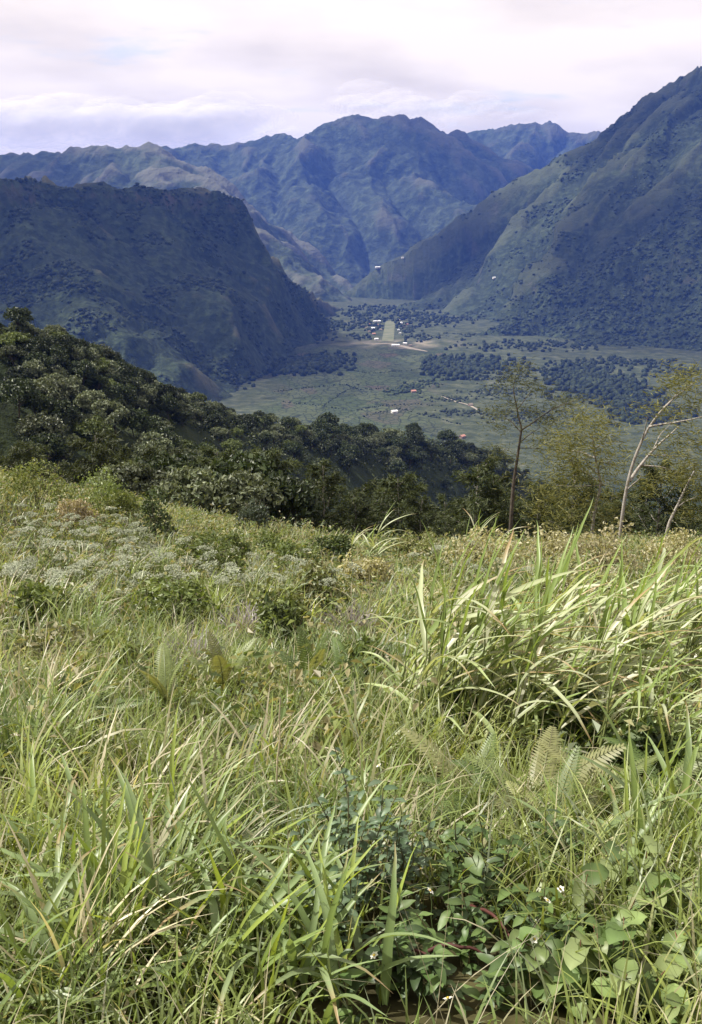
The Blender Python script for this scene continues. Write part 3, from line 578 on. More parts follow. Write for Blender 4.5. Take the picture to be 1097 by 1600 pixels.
def feathery(H, Rc, c0, c1, nb=22, per=170, spr=0.42, lo=0.28):
    """slender tree with long ascending branches and drooping needle-like foliage"""
    t = MB(); c = MB(); top = np.array([rng.normal(0, .05) * H, rng.normal(0, .05) * H, H * 0.95]); tr = curve((0, 0, -1.2), top, 0, 9, 0.012); tube(t, tr, np.linspace(0.016 * H, 0.003 * H, 9), 6)
    for i in range(nb):
        f = lo + (0.97 - lo) * (i + rng.random()) / nb; k = f * 8; i0 = min(int(k), 7); p0 = tr[i0] + (tr[i0 + 1] - tr[i0]) * (k - i0); az = rng.uniform(0, 2 * np.pi)
        ln = Rc * (1.15 - 0.75 * f) * rng.uniform(0.7, 1.25); p1 = p0 + np.array([math.cos(az) * ln, math.sin(az) * ln, ln * rng.uniform(0.25, 0.75)]); br = curve(p0, p1, ln * 0.12, 6, 0.03)
        tube(t, br, np.linspace(0.006 * H * (1.1 - f * .7), 0.0015 * H, 6), 4)
        s = rng.random(per) ** 0.7; q = np.stack([np.interp(s, np.linspace(0, 1, 6), br[:, a]) for a in range(3)], -1) + rng.normal(0, ln * 0.13, (per, 3)) * np.array([1, 1, .7])
        dr = rng.normal(0, 1, (per, 3)) * .7 + np.array([math.cos(az), math.sin(az), -0.15]) * 0.8; dr = nrm(dr); L = spr * rng.uniform(0.5, 1.3, per)[:, None]; w = nrm(np.cross(dr, rng.normal(size=(per, 3)))) * 0.045
        V = np.stack([q - w, q + w, q + dr * L + np.array([0, 0, -0.06])], 1).reshape(-1, 3); c.add(V, T=np.arange(per * 3).reshape(-1, 3), C=np.repeat(greens(per, c0, c1, 0.3), 3, 0))
    return t.mesh('trunk', M['bark']), c.mesh('crown', M['needle'], False)
def plant_tree(name, pair, p, s, rz, label, cat='tree', group=None, sz=None):
    e = ob(name, None, None, p, (rng.normal(0, .04), rng.normal(0, .04), rz), (s, s, sz or s)); ob('trunk', pair[0], e); ob('crown', pair[1], e); tag(e, label, cat, group); return e
OLIVE0, OLIVE1 = (0.028, 0.042, 0.017), (0.072, 0.085, 0.034)
BL_DARK = [broadleaf(6.0, 2.9, (0.016, 0.027, 0.011), (0.045, 0.062, 0.022)) for _ in range(4)]
BL_PALE = [broadleaf(5.5, 2.8, (0.06, 0.08, 0.042), (0.15, 0.17, 0.10)) for _ in range(3)]
BL_LIME = [broadleaf(5.0, 2.5, (0.06, 0.085, 0.022), (0.13, 0.16, 0.05)) for _ in range(2)]
FE = [feathery(7.0, 2.6, OLIVE0, OLIVE1) for _ in range(5)]
FE_DARK = [feathery(6.5, 2.8, (0.030, 0.040, 0.016), (0.06, 0.072, 0.03)) for _ in range(3)]

def spur_trees():
    n = 0; spots = []
    def scatter(crest, N, dmax, label, kinds, grp, smin=0.6, smax_=1.1, sep=2.6, near=True):
        nonlocal n
        C = np.array(crest); L = np.r_[0, np.cumsum(np.hypot(*np.diff(C[:, :2], axis=0).T))]; got = 0
        for _ in range(N * 12):
            if got >= N: break
            t = rng.uniform(0.0, L[-1]); x = np.interp(t, L, C[:, 0]); y = np.interp(t, L, C[:, 1]); d = dmax * rng.random() ** 1.3
            x += rng.normal(0, 6); y += -d + rng.normal(0, 4)
            u = 548.5 + FPX * x / (y * CP) * 1.0
            if u < -5 or u > 1105: continue
            if any((x - a) ** 2 + (y - c) ** 2 < sep ** 2 for a, c in spots): continue
            spots.append((x, y)); s = rng.uniform(smin, smax_); k = kinds(x, y, d); pair, kl = k
            plant_tree('broadleaf_tree', pair, (x, y, gz(x, y) - 0.3), s, rng.uniform(0, 6.28), kl + ' ' + label, 'tree', grp); got += 1
    def mixk(pd, pl):
        def f(x, y, d):
            q = rng.random()
            if q < pd: return BL_DARK[rng.integers(4)], 'dark green round-crowned tree'
            if q < pd + pl: return BL_PALE[rng.integers(3)], 'pale grey-green tree'
            return BL_LIME[rng.integers(2)], 'yellow-green leafy tree'
        return f
    scatter([p for p in SPUR_A[2:6]], 24, 5, 'standing on the skyline of the wooded spur', mixk(.35, .3), 'trees on the spur skyline')
    scatter([p for p in SPUR_A[1:5]], 120, 48, 'on the upper face of the wooded spur', mixk(.6, .3), 'trees on the upper spur face')
    scatter([p for p in SPUR_A[4:7]], 62, 60, 'on the middle of the wooded spur', mixk(.72, .18), 'trees on the middle spur')
    scatter([p for p in SPUR_A[6:]], 100, 50, 'on the low end of the spur', mixk(.85, .1), 'trees on the low end of the spur', 0.9, 1.7, 3.4)
    scatter([p for p in SPUR_B[1:]], 44, 30, 'on the rib before the spur', mixk(.35, .5), 'trees on the lower rib')
spur_trees()
def spur_scrub():
    C = np.array(SPUR_A); L = np.r_[0, np.cumsum(np.hypot(*np.diff(C[:, :2], axis=0).T))]; N = 2600; t = rng.uniform(L[2] * .6, L[-1], N)
    x = np.interp(t, L, C[:, 0]) + rng.normal(0, 8, N); y = np.interp(t, L, C[:, 1]) - rng.uniform(-8, 1, N) ** 2 * np.sign(rng.uniform(-1, .2, N)) * -1 + rng.normal(0, 5, N)
    z = ground_z(x, y); b = MB(); R_ = rng.uniform(.8, 2.4, N); q = []; m = 22; n = nrm(rng.normal(size=(N * m, 3)) + [0, 0, .5]); pos = np.repeat(np.stack([x, y, z], -1), m, 0) + n * np.repeat(R_, m)[:, None] * rng.uniform(.6, 1, (N * m, 1)) + [0, 0, .3]
    c = np.repeat(greens(N, (.015, .025, .011), (.06, .075, .03), .3), m, 0) * rng.uniform(.8, 1.2, (N * m, 1)); leaves(b, pos, n + .4 * rng.normal(size=(N * m, 3)), rng.uniform(.5, 1.1, N * m), .7, c)
    tag(b.build('scrub', M['tree_leaf'], None, False), 'dense dark scrub between the trees of the wooded spur', kind='stuff')
spur_scrub()

def near_wood():
    """olive feathery trees on the drop below the field"""
    spots = []
    def put(N, y0, y1, u0, u1, s0, s1, fam, label, grp, name='feathery_tree', sep=1.9):
        got = 0
        for _ in range(N * 15):
            if got >= N: break
            y = rng.uniform(y0, y1); u = rng.uniform(u0, u1); x = (u - 548.5) / FPX * y / 0.96
            if any((x - a) ** 2 + (y - c) ** 2 < sep ** 2 for a, c in spots): continue
            spots.append((x, y)); plant_tree(name, fam[rng.integers(len(fam))], (x, y, gz(x, y) - 0.2), rng.uniform(s0, s1), rng.uniform(0, 6.28), label, 'tree', grp); got += 1
    put(86, 44, 68, 300, 800, 0.5, 0.8, FE, 'olive feathery tree in the wood below the field', 'olive trees below the field')
    put(30, 62, 88, 230, 700, .75, 1.05, FE, 'olive feathery tree deep in the wood below the field', 'olive trees deeper in the wood')
    put(34, 52, 90, -20, 330, 0.65, 1.0, FE_DARK, 'grey-green feathery tree at the foot of the wooded spur', 'grey-green trees at the spur foot')
    put(16, 42, 56, 250, 480, 0.5, 0.75, BL_DARK, 'low dark bushy tree at the edge of the wood', 'dark bushy trees at the wood edge', 'bushy_tree')
    put(10, 40, 50, 180, 420, 0.4, 0.6, BL_PALE, 'low grey-green bushy tree above the dark wood edge', 'grey bushy trees at the wood edge', 'bushy_tree')
    put(26, 42, 62, 780, 1140, 0.5, 0.75, FE, 'olive feathery tree behind the bare-branched tree', 'olive trees behind the bare-branched tree')
    put(14, 90, 130, 420, 900, 0.9, 1.3, FE_DARK, 'grey-green feathery tree on the far edge of the wood', 'trees on the far edge of the wood')
near_wood()

def ordinal(n):
    if 10 <= n % 100 <= 20: return '%dth' % n
    return '%d%s' % (n, {1: 'st', 2: 'nd', 3: 'rd'}.get(n % 10, 'th'))
def number_from_left(groups):
    for g in groups:
        by = {}
        for o in list(COL.objects):
            if o.parent is None and o.get('group') == g: by.setdefault(o['label'], []).append(o)
        for lab, L in by.items():
            L.sort(key=lambda o: o.location[0] / max(o.location[1], 1e-3))
            if len(L) > 1:
                for k, o in enumerate(L): o['label'] = lab + ', ' + (ordinal(k + 1) + ' from the left' if k < len(L) - 1 else 'the rightmost')
number_from_left(['olive trees below the field', 'olive trees deeper in the wood', 'grey-green trees at the spur foot', 'dark bushy trees at the wood edge', 'grey bushy trees at the wood edge', 'olive trees behind the bare-branched tree', 'trees on the far edge of the wood', 'trees on the spur skyline', 'trees on the upper spur face', 'trees on the middle spur', 'trees on the low end of the spur', 'trees on the lower rib'])

# ------------------------------------------------------------------ the two slender trees and the bare-branched tree at the right
def sprigs(c, pts, N, sig, L0, c0, c1, lean=(0.6, 0, -0.1)):
    """feathery foliage gathered round the given points"""
    pts = np.asarray(pts); q = pts[rng.integers(len(pts), size=N)] + rng.normal(0, 1, (N, 3)) * np.asarray(sig)
    dr = nrm(rng.normal(0, .8, (N, 3)) * np.array([1, 1, .6]) + np.array(lean)); L = L0 * rng.uniform(.4, 1.4, N)[:, None]; w = nrm(np.cross(dr, rng.normal(size=(N, 3)))) * L0 * 0.05
    V = np.stack([q - w, q + w, q + dr * L], 1).reshape(-1, 3); c.add(V, T=np.arange(N * 3).reshape(-1, 3), C=np.repeat(greens(N, c0, c1, .3), 3, 0))
def pix_tree(name, label, Y, limbs, tufts, bark, c0, c1, L0=0.26, sig=(.28, .35, .13), N=2600, thick=1.0):
    """limbs: lists of (u, v) or (u, v, dy) with start and end radius, the first is the trunk"""
    b0 = P(*limbs[0][0][0][:2], Y); g = gz(b0[0], b0[1]); e = ob(name, None, None, (b0[0], b0[1], g)); t = MB(); O = np.array([b0[0], b0[1], g]); k = 0
    def w(p): return P(p[0], p[1], Y + (p[2] if len(p) > 2 else 0)) - O
    for pts, r0, r1 in limbs:
        p = np.array([w(q) for q in pts]); 
        if k == 0: p[0] = (p[0][0], p[0][1], -0.4)
        n = 4 * len(p); tt = np.linspace(0, 1, n); pp = np.stack([np.interp(tt, np.linspace(0, 1, len(p)), p[:, a]) for a in range(3)], -1); pp[1:] += rng.normal(0, 0.012, (n - 1, 3))
        for _ in range(2): pp[1:-1] = (pp[:-2] + 2 * pp[1:-1] + pp[2:]) / 4
        if k == 0: tube(t, pp, np.linspace(r0, r1, n) * thick, 7)
        else: 
            bb = MB(); tube(bb, pp, np.linspace(r0, r1, n) * thick, 5); bb.build('branch', bark, e)
        k += 1
    t.build('trunk', bark, e); c = MB(); T_ = np.array([w(q) for q in tufts]); sprigs(c, T_, N, sig, L0, c0, c1); c.build('crown', M['needle'], e, False)
    return tag(e, label, 'tree')
YO0, YO1 = (0.07, 0.078, 0.02), (0.15, 0.145, 0.045)
pix_tree('bare_branched_tree', 'leaning tree with pale bare branches at the field edge', 31, [
    ([(968, 828), (978, 768), (987, 727), (1003, 689), (1014, 667), (1035, 639), (1060, 616), (1085, 598)], .062, .018),
    ([(984, 752), (1000, 727, .3), (1019, 705, .5), (1035, 689, .7), (1061, 667, 1)], .06, .02), ([(1014, 667), (1040, 662, -.3), (1071, 657, -.6), (1100, 650, -.8)], .04, .014),
    ([(1003, 727, .3), (1035, 730, .2), (1060, 738, .1)], .035, .012), ([(1012, 711, .4), (1045, 712, .5), (1080, 713, .6)], .035, .012), ([(1003, 689), (1008, 672, -.4), (1012, 650, -.7)], .03, .01),
    ([(980, 765), (995, 752, -.4), (1003, 742, -.6)], .028, .01), ([(1035, 639), (1052, 622, .4), (1066, 605, .7)], .03, .01), ([(1019, 705, .5), (1030, 680, .9), (1050, 660, 1.3)], .025, .008)],
    [(1050, 602), (1062, 590), (1075, 610), (1085, 630), (1060, 650), (1080, 680), (1050, 690), (1030, 710), (1065, 720), (1040, 745), (1010, 760), (1085, 740), (1020, 640), (1075, 560 + 20)], M['bark'], YO0, YO1, N=2600, L0=.28, sig=(.36, .5, .18))
pix_tree('slender_tree', 'thin dark-stemmed sapling with sparse feathery crown', 33, [
    ([(799, 812), (801, 765), (805, 740), (810, 708), (815, 670)], .075, .035), ([(815, 670), (808, 640, .2), (802, 612, .3), (806, 585, .3)], .035, .01), ([(815, 672), (840, 655, -.2), (865, 638, -.4), (896, 627, -.6)], .03, .008),
    ([(814, 690), (828, 678, .3), (845, 668, .5)], .022, .007), ([(814, 676), (800, 660, .3), (785, 650, .5)], .024, .008), ([(804, 750), (812, 742, -.3), (822, 738, -.4)], .018, .006), ([(812, 700), (830, 700, .3), (850, 702, .5)], .018, .006), ([(808, 640, .2), (822, 622, .4), (835, 605, .5)], .02, .006)],
    [(806, 580), (815, 572), (795, 592), (785, 605), (830, 600), (840, 610), (880, 628), (865, 636), (892, 624), (780, 640), (770, 645), (800, 630), (825, 640), (850, 660), (785, 665), (775, 700), (790, 715), (845, 690), (850, 650)], M['darkbark'], (0.05, 0.06, 0.022), (0.10, 0.105, 0.04), N=2800, sig=(.32, .4, .14), L0=.22)
pix_tree('feathery_tree', 'yellow-olive feathery tree with dead grey branches beside the leaning tree', 35, [
    ([(925, 850), (928, 800), (940, 760), (930, 715), (925, 680)], .07, .02), ([(946, 759), (920, 742, .2), (898, 728, .3), (888, 714, .4)], .035, .01), ([(938, 745), (915, 722, -.4), (905, 710, -.5)], .025, .008), ([(932, 720), (955, 725, .4), (968, 730, .6)], .024, .008),
    ([(930, 715), (905, 705, .6), (878, 702, .9), (858, 712, 1.2)], .03, .008), ([(945, 758), (900, 760, .3), (865, 758, .5)], .02, .006), ([(928, 700), (950, 690, .5), (975, 690, .7)], .02, .006), ([(928, 820), (920, 800, -.3), (926, 785, -.4)], .02, .008)],
    [(915, 662), (905, 655), (930, 668), (945, 690), (900, 685), (885, 690), (870, 700), (880, 720), (905, 715), (935, 715), (955, 720), (960, 750), (925, 745), (895, 745), (870, 740), (850, 765), (880, 775), (910, 780), (940, 785), (840, 790), (870, 805), (900, 815), (955, 800), (865, 690), (930, 650)], M['bark'], YO0, YO1, N=5800, sig=(.5, .8, .28), L0=.3)
pix_tree('leaning_sapling', 'pale leaning stem at the right edge of the field', 28, [
    ([(1034, 856), (1045, 820), (1056, 795), (1068, 770), (1085, 735)], .06, .02), ([(1056, 795), (1072, 782, .3), (1090, 775, .5)], .025, .01)],
    [(1080, 760), (1090, 730), (1095, 700), (1070, 800), (1060, 745), (1100, 780)], M['bark'], YO0, YO1, N=900)

# ------------------------------------------------------------------ foreground: stuff that nobody could count
def scatter_pts(N, r0, r1, amax=27.0, p=1.0):
    a = np.radians(rng.uniform(-amax, amax, N)); q = rng.random(N); r = (r0 ** p + q * (r1 ** p - r0 ** p)) ** (1 / p)
    x, y = r * np.sin(a), r * np.cos(a); return np.stack([x, y, ground_z(x, y)], -1)
YG, GG, ST, BG_ = np.array((0.27, 0.32, 0.085)), np.array((0.115, 0.18, 0.05)), np.array((0.46, 0.42, 0.29)), np.array((0.20, 0.24, 0.15))
def gcol(p, straw=0.2):
    N = len(p); n = np.clip(0.5 + 0.8 * fbm(p[:, 0] * .6, p[:, 1] * .6, 3), 0, 1)[:, None]; c = YG * n + GG * (1 - n); q = rng.random((N, 1)); c = np.where(q < straw, ST, c); c = np.where(q > 0.88, BG_, c)
    return c * rng.uniform(0.65, 1.3, (N, 1))
def hollow(p):
    """the shaded hollow with weeds at the bottom of the slope: hardly any grass grows in it"""
    h = HOLLOW; return np.exp(-(((p[:, 0] - h[0]) / .50) ** 2 + ((p[:, 1] - h[1] + .12) / .62) ** 2) ** 2)
HOLLOW = hit(690, 1530)
KEEP = [hit(u, v) for u, v in ((487, 1100), (350, 1100), (262, 1125), (540, 1095), (740, 1290), (835, 1300), (940, 1290), (1035, 1270), (340, 1060), (385, 1010), (552, 1005), (302, 1065), (440, 1030), (270, 985), (690, 1160), (770, 1170), (850, 1150), (560, 1440), (495, 950), (580, 935), (190, 1070))]     # spots other plants hold
def grass():  # root colours darkened below the tips, painting shade near the ground
    b = MB()
    p = scatter_pts(44000, 0.75, 9, 30, 1.25); p = p[rng.random(len(p)) > 1.0 * hollow(p)]; cl = fbm(p[:, 0] * 2.2, p[:, 1] * 2.2 + 3, 2); p = p[cl > rng.uniform(-1.1, .25, len(p))]; N = len(p); hgt = (.55 + .45 * sstep(1.5, 3.2, np.hypot(p[:, 0], p[:, 1]))) * (0.75 + 0.5 * np.clip(fbm(p[:, 0] * .8 + 5, p[:, 1] * .8, 2), -1, 1))
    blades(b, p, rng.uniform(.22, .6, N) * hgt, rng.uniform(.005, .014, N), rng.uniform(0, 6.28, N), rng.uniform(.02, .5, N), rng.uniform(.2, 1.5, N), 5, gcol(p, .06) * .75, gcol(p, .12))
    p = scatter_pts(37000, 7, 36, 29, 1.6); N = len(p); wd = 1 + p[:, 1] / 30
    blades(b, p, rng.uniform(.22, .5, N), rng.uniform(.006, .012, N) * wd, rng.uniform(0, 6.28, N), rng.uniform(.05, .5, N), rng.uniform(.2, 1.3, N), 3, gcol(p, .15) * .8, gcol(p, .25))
    # coarse tufts standing taller than the rest, leaning with the wind
    q = scatter_pts(420, 2.6, 15, 28, 1.3); q = q[hollow(q) < .2]; q = q[[all(not (abs(a[0] * k[1] / a[1] - k[0]) < .34 and -.25 < k[1] - a[1] < 1.5) for k in KEEP) for a in q]]; m = 22; p = np.repeat(q, m, 0); N = len(p); p = p + rng.normal(0, 1, (N, 3)) * np.array([.07, .07, 0]); th = np.repeat(rng.uniform(.7, 1.3, len(q)), m)
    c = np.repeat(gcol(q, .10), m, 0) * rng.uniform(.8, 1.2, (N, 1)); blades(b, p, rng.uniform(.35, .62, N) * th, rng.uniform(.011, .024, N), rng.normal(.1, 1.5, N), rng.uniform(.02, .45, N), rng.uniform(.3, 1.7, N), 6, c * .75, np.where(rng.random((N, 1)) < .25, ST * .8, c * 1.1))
    tag(b.build('grass', M['blade']), 'long mixed green and straw grass covering the slope', kind='stuff')
    b = MB(); p = scatter_pts(700, 1.8, 16, 28, 1.2); N = len(p); blades(b, p, rng.uniform(.35, .7, N), rng.uniform(.0025, .005, N), rng.normal(0.2, 1.4, N), rng.uniform(.02, .6, N), rng.uniform(-.1, .7, N), 4, ST * rng.uniform(.6, 1.2, (N, 1)))
    tag(b.build('dry_stalks', M['blade']), 'thin dry straw stalks standing through the grass', kind='stuff')
grass()
def undergrowth():
    b = MB(); p = scatter_pts(9000, 4.5, 34, 29, 1.5); k = np.clip(0.5 + 0.9 * fbm(p[:, 0] * .35 + 9, p[:, 1] * .35, 3), 0, 1) > rng.random(len(p)) * .9; p = p[k]; N = len(p); m = 9
    q = np.repeat(p, m, 0) + rng.normal(0, 1, (N * m, 3)) * np.array([.11, .11, 0]); q[:, 2] += np.abs(rng.normal(.20, .13, N * m)); n = rng.normal(0, .55, (N * m, 3)) + np.array([-.25, .1, 1])
    pal = np.array([(0.14, 0.17, 0.045), (0.09, 0.13, 0.04), (0.20, 0.20, 0.075), (0.24, 0.22, 0.12), (0.12, 0.15, 0.08)]); c = np.repeat(pal[rng.integers(5, size=N)], m, 0) * rng.uniform(.7, 1.25, (N * m, 1))
    leaves(b, q, n, rng.uniform(.035, .085, N * m) * (1 + q[:, 1] / 45), .55, c)
    tag(b.build('undergrowth', M['leaf'], None, False), 'leafy low weeds growing among the grass', kind='stuff')
undergrowth()

# ------------------------------------------------------------------ foreground plants, one by one
def leaf_mesh(name, mat, L, W, bend, fold, col, shape='lance', n=7, dry=0.0):
    """one leaf along +X with a folded midrib, bending down towards the tip"""
    t = np.linspace(0, 1, n); a = bend * t ** 1.2; dl = L / (n - 1); x = np.r_[0, np.cumsum(np.cos(a[1:]) * dl)]; z = np.r_[0, np.cumsum(-np.sin(a[1:]) * dl)]
    if shape == 'blade': w = W * np.minimum(1, .5 + 3 * t) * np.clip(1 - t ** 2.4, .02, 1)
    elif shape == 'heart': w = W * np.clip(np.sin(np.pi * np.clip(t * .86 + .14, 0, 1) ** .75), .02, 1) ** .8
    else: w = W * np.clip(np.sin(np.pi * (t * .97 + .02)) ** .8, .03, 1) * (1.15 - .4 * t)
    nx, nz = np.sin(a), np.cos(a); V = []
    back = np.where((shape == 'heart') & (t < .01), -.16 * L, 0.0)
    for i in range(n):
        f = fold * w[i] * .5; V += [(x[i] + nx[i] * f + back[i], -w[i] / 2, z[i] + nz[i] * f), (x[i], 0, z[i]), (x[i] + nx[i] * f + back[i], w[i] / 2, z[i] + nz[i] * f)]
    i = np.arange(n - 1)[:, None] * 3; j = np.arange(2)[None]; Q = np.stack([i + j, i + j + 3, i + j + 4, i + j + 1], -1).reshape(-1, 4)
    C = np.repeat(np.array(col)[None] * (.85 + .3 * t[:, None]), 3, 0); C[1::3] *= 1.18; V = np.array(V); ph = rng.uniform(0, 6); V[:, 1] += np.repeat(.022 * L * np.sin(t * 5 + ph) * t + (.006 * L * np.sin(t * 17 + ph) * t if shape == 'blade' else 0), 3)
    V[0::3, 2] += .12 * w * np.sin(t * 9 + ph); V[2::3, 2] += .12 * w * np.sin(t * 8 + 2 * ph)
    k = np.repeat(sstep(1 - dry, 1 - dry * .4, t), 3)[:, None] if dry > 0 else 0.0; C = C * (1 - k) + np.array((.34, .25, .13)) * k; return MB().add(V, Q, C=C).mesh(name, mat)
def rot(az, el, roll=0.0): return (Matrix.Rotation(az, 3, 'Z') @ Matrix.Rotation(-el, 3, 'Y') @ Matrix.Rotation(roll, 3, 'X')).to_euler()

# tall cane grass blown to the right
CANE = [leaf_mesh('leaf', M['blade'], 1.0, .046, bd, .35, c, 'blade', 12, dr) for (bd, c), dr in zip( ((.8, (.34, .38, .22)), (1.2, (.28, .34, .16)), (1.7, (.36, .40, .25)), (.35, (.18, .25, .07)), (2.2, (.24, .30, .13)), (1.0, (.44, .45, .33))), (.15, 0, .3, 0, .2, .5))]
def cane(u, v, n, h, label, wind=0.55, spread=.14):
    h *= 0.86; n = int(n * 1.6)
    p = hit(u, v); e = ob('cane_grass', None, None, p); 
    ns = max(2, n // 6)
    for k in range(ns):
        x, y = rng.normal(0, spread, 2); top = np.array([x + rng.uniform(.02, .22) * h, y + rng.normal(0, .08), h * rng.uniform(.55, .85)]); b = MB(); st = curve((x, y, -.05), top, 0, 7, .01); tube(b, st, np.linspace(.009, .004, 7), 5, C=(.17, .2, .07)); b.build('stem', M['stem'], e)
        for j in range(max(1, n // ns)):
            f = rng.uniform(.12, 1.0); q = st[min(6, int(f * 6))]; az = rng.normal(-.1, .55) if rng.random() < wind + .12 else rng.uniform(0, 6.28)
            ob('leaf', CANE[rng.integers(6)], e, q, rot(az, rng.uniform(.55, 1.35), rng.normal(0, .3)), (h * rng.uniform(.45, .85), 1, h * rng.uniform(.5, .85)) if 0 else h * rng.uniform(.5, .85))
        if rng.random() < .8: ob('leaf', CANE[3], e, top, rot(rng.normal(0, 1), rng.uniform(1.2, 1.5)), h * rng.uniform(.35, .55))
    return tag(e, label, 'grass clump', 'clumps of tall cane grass')
cane(690, 1160, 64, 1.30, 'largest clump of tall cane grass, with upright young shoots and pale bent leaves', .55, .16)
cane(770, 1170, 44, 1.10, 'cane grass clump beside the largest clump, leaves streaming in the wind', .8)
cane(850, 1150, 44, 1.15, 'cane grass clump in the middle of the blown stand', .7)
cane(930, 1130, 40, 1.20, 'cane grass clump right of the middle of the blown stand', .7)
cane(1010, 1120, 40, 1.25, 'cane grass clump near the right edge of the picture', .7)
cane(1085, 1110, 34, 1.25, 'cane grass clump cut by the right edge of the picture', .6)
cane(900, 1200, 30, .80, 'low cane grass clump in front of the blown stand', .6)
cane(1010, 1215, 30, .85, 'low cane grass clump above the ferns at the right edge', .6)
cane(625, 1150, 24, .72, 'small cane grass clump leaning left of the largest clump', .25)
cane(880, 1060, 30, 1.2, 'cane grass clump at the back of the blown stand', .7)
cane(1000, 1045, 28, 1.2, 'cane grass clump at the back of the stand towards the right edge', .7)
cane(567, 905, 22, 1.15, 'lone spiky cane grass clump standing on the field edge', .3, .2)
cane(735, 890, 26, 1.1, 'straw-coloured cane grass clump on the crest of the field', .6, .35)

# broad-bladed grass of the lower left
BROAD = [leaf_mesh('blade', M['blade'], 1.0, wd, bd, .4, c, 'blade', 10, dr) for (wd, bd, c), dr in zip( ((.055, .5, (.15, .21, .055)), (.06, 1.1, (.16, .22, .09)), (.05, 1.7, (.18, .235, .11)), (.068, .8, (.14, .20, .07)), (.042, .3, (.22, .28, .06))), (.1, 0, .35, .15, 0))]
def broad(u, v, n, h, label):
    p = hit(u, v); e = ob('broad_grass', None, None, p); n = int(n * 1.7); h *= 1.1
    for k in range(n):
        x, y = rng.normal(0, .09, 2); ob('blade', BROAD[rng.integers(5)], e, (x, y, rng.uniform(-.03, .1)), rot(rng.uniform(0, 6.28), rng.uniform(.7, 1.5), rng.normal(0, .25)), h * rng.uniform(.6, 1.1))
    return tag(e, label, 'grass clump', 'clumps of broad-bladed grass')
for (u, v, n, h, lab) in ((90, 1480, 20, .52, 'broad-bladed grass clump at the left edge near the bottom'), (170, 1520, 20, .5, 'broad-bladed grass clump with folded leaves at the bottom left'), (260, 1470, 20, .55, 'broad-bladed grass clump above the bottom left corner leaves'),
                          (350, 1540, 20, .5, 'broad-bladed grass clump at the bottom, left of the weedy hollow'), (430, 1480, 20, .55, 'broad-bladed grass clump left of the blue-green herb'), (510, 1560, 18, .5, 'drooping broad-bladed grass clump beside the weedy hollow'),
                          (120, 1390, 18, .5, 'upright bright broad-bladed grass clump at the left edge'), (215, 1400, 16, .5, 'upright broad-bladed grass clump with yellow-green tips'), (320, 1390, 16, .5, 'broad-bladed grass clump in the middle of the lower left grass'), (60, 1590, 18, .45, 'broad-bladed grass clump in the bottom left corner'),
                          (960, 1390, 14, .55, 'broad-bladed grass clump above the heart-leaved vine'), (1050, 1340, 16, .6, 'tall broad-bladed grass clump at the right edge below the ferns')):
    broad(u, v, n, h, lab)

# ferns
def frond_mesh(col, bend, L=1.0, pairs=24, wid=.30):
    b = MB(); n = 12; t = np.linspace(0, 1, n); a = bend * t; x = np.r_[0, np.cumsum(np.cos(a[1:]) / (n - 1))] * L; z = np.r_[0, np.cumsum(-np.sin(a[1:]) / (n - 1))] * L; pts = np.stack([x, 0 * x, z], -1); tube(b, pts, np.linspace(.008, .002, n), 4, C=np.array(col) * .8)
    for i in range(pairs):
        f = .12 + .87 * i / pairs; c = np.array([np.interp(f, t, x), 0, np.interp(f, t, z)]); an = bend * f; w = wid * L * np.sin(np.pi * (.16 + .82 * f)) ** .9 * .55 + .01
        for s in (-1, 1):
            d = np.array([.42 * math.cos(an), s * .9, -.42 * math.sin(an) - .10]); d /= np.linalg.norm(d); lx = np.array([math.cos(an), 0, -math.sin(an)]) * L * .018
            m = c + d * w * .5; e = c + d * w + np.array([0, 0, -.12 * w]); b.add([c - lx * .6, c + lx * .6, m + lx, m - lx * .8, e], [(0, 1, 2, 3)], [(3, 2, 4)], C=np.array(col) * rng.uniform(.85, 1.15))
    return b.mesh('frond', M['leaf'], False)
FR = [frond_mesh(c, bd) for c, bd in (((.12, .17, .05), .5), ((.16, .20, .07), .9), ((.10, .15, .045), 1.2), ((.22, .23, .10), .8))]
def fern(u, v, n, h, label, tilt=1.2, azs=None):
    p = hit(u, v); e = ob('fern', None, None, p)
    for k in range(n):
        az = (azs[k] if azs else 6.28 * k / n + rng.normal(0, .3)); ob('frond', FR[rng.integers(4)], e, (0, 0, .10), rot(az, tilt + rng.normal(0, .15), rng.normal(0, .3) + 1.57 * 0), 0.98 * h * rng.uniform(.75, 1.1))
    return tag(e, label, 'fern', 'ferns among the grass')
for (u, v, n, h, t, lab) in ((487, 1100, 4, .62, 1.45, 'tall upright green fern in the middle of the field'), (350, 1100, 4, .5, 1.4, 'upright yellow-green fern left of the middle fern'), (262, 1125, 4, .5, 1.4, 'dull upright fern furthest left in the field'), (540, 1095, 3, .45, 1.3, 'small fern just right of the tall middle fern'),
                             (740, 1290, 6, .5, .95, 'pale fern below the largest cane clump'), (835, 1300, 6, .55, .9, 'bright spreading fern under the cane stand'), (940, 1290, 6, .5, .8, 'fern with arched fronds in front of the dark gap'), (1035, 1270, 6, .55, .8, 'fern beside the right edge of the picture'), (860, 1340, 5, .4, .8, 'low fern above the green weeds'),
                             (340, 1060, 4, .4, 1.3, 'small fern beside the purple grass heads'), (600, 1130, 4, .45, 1.2, 'fern at the left foot of the cane stand'), (150, 1150, 4, .4, 1.1, 'fern hidden in the grass at the left edge')):
    fern(u, v, n, h, lab, t)

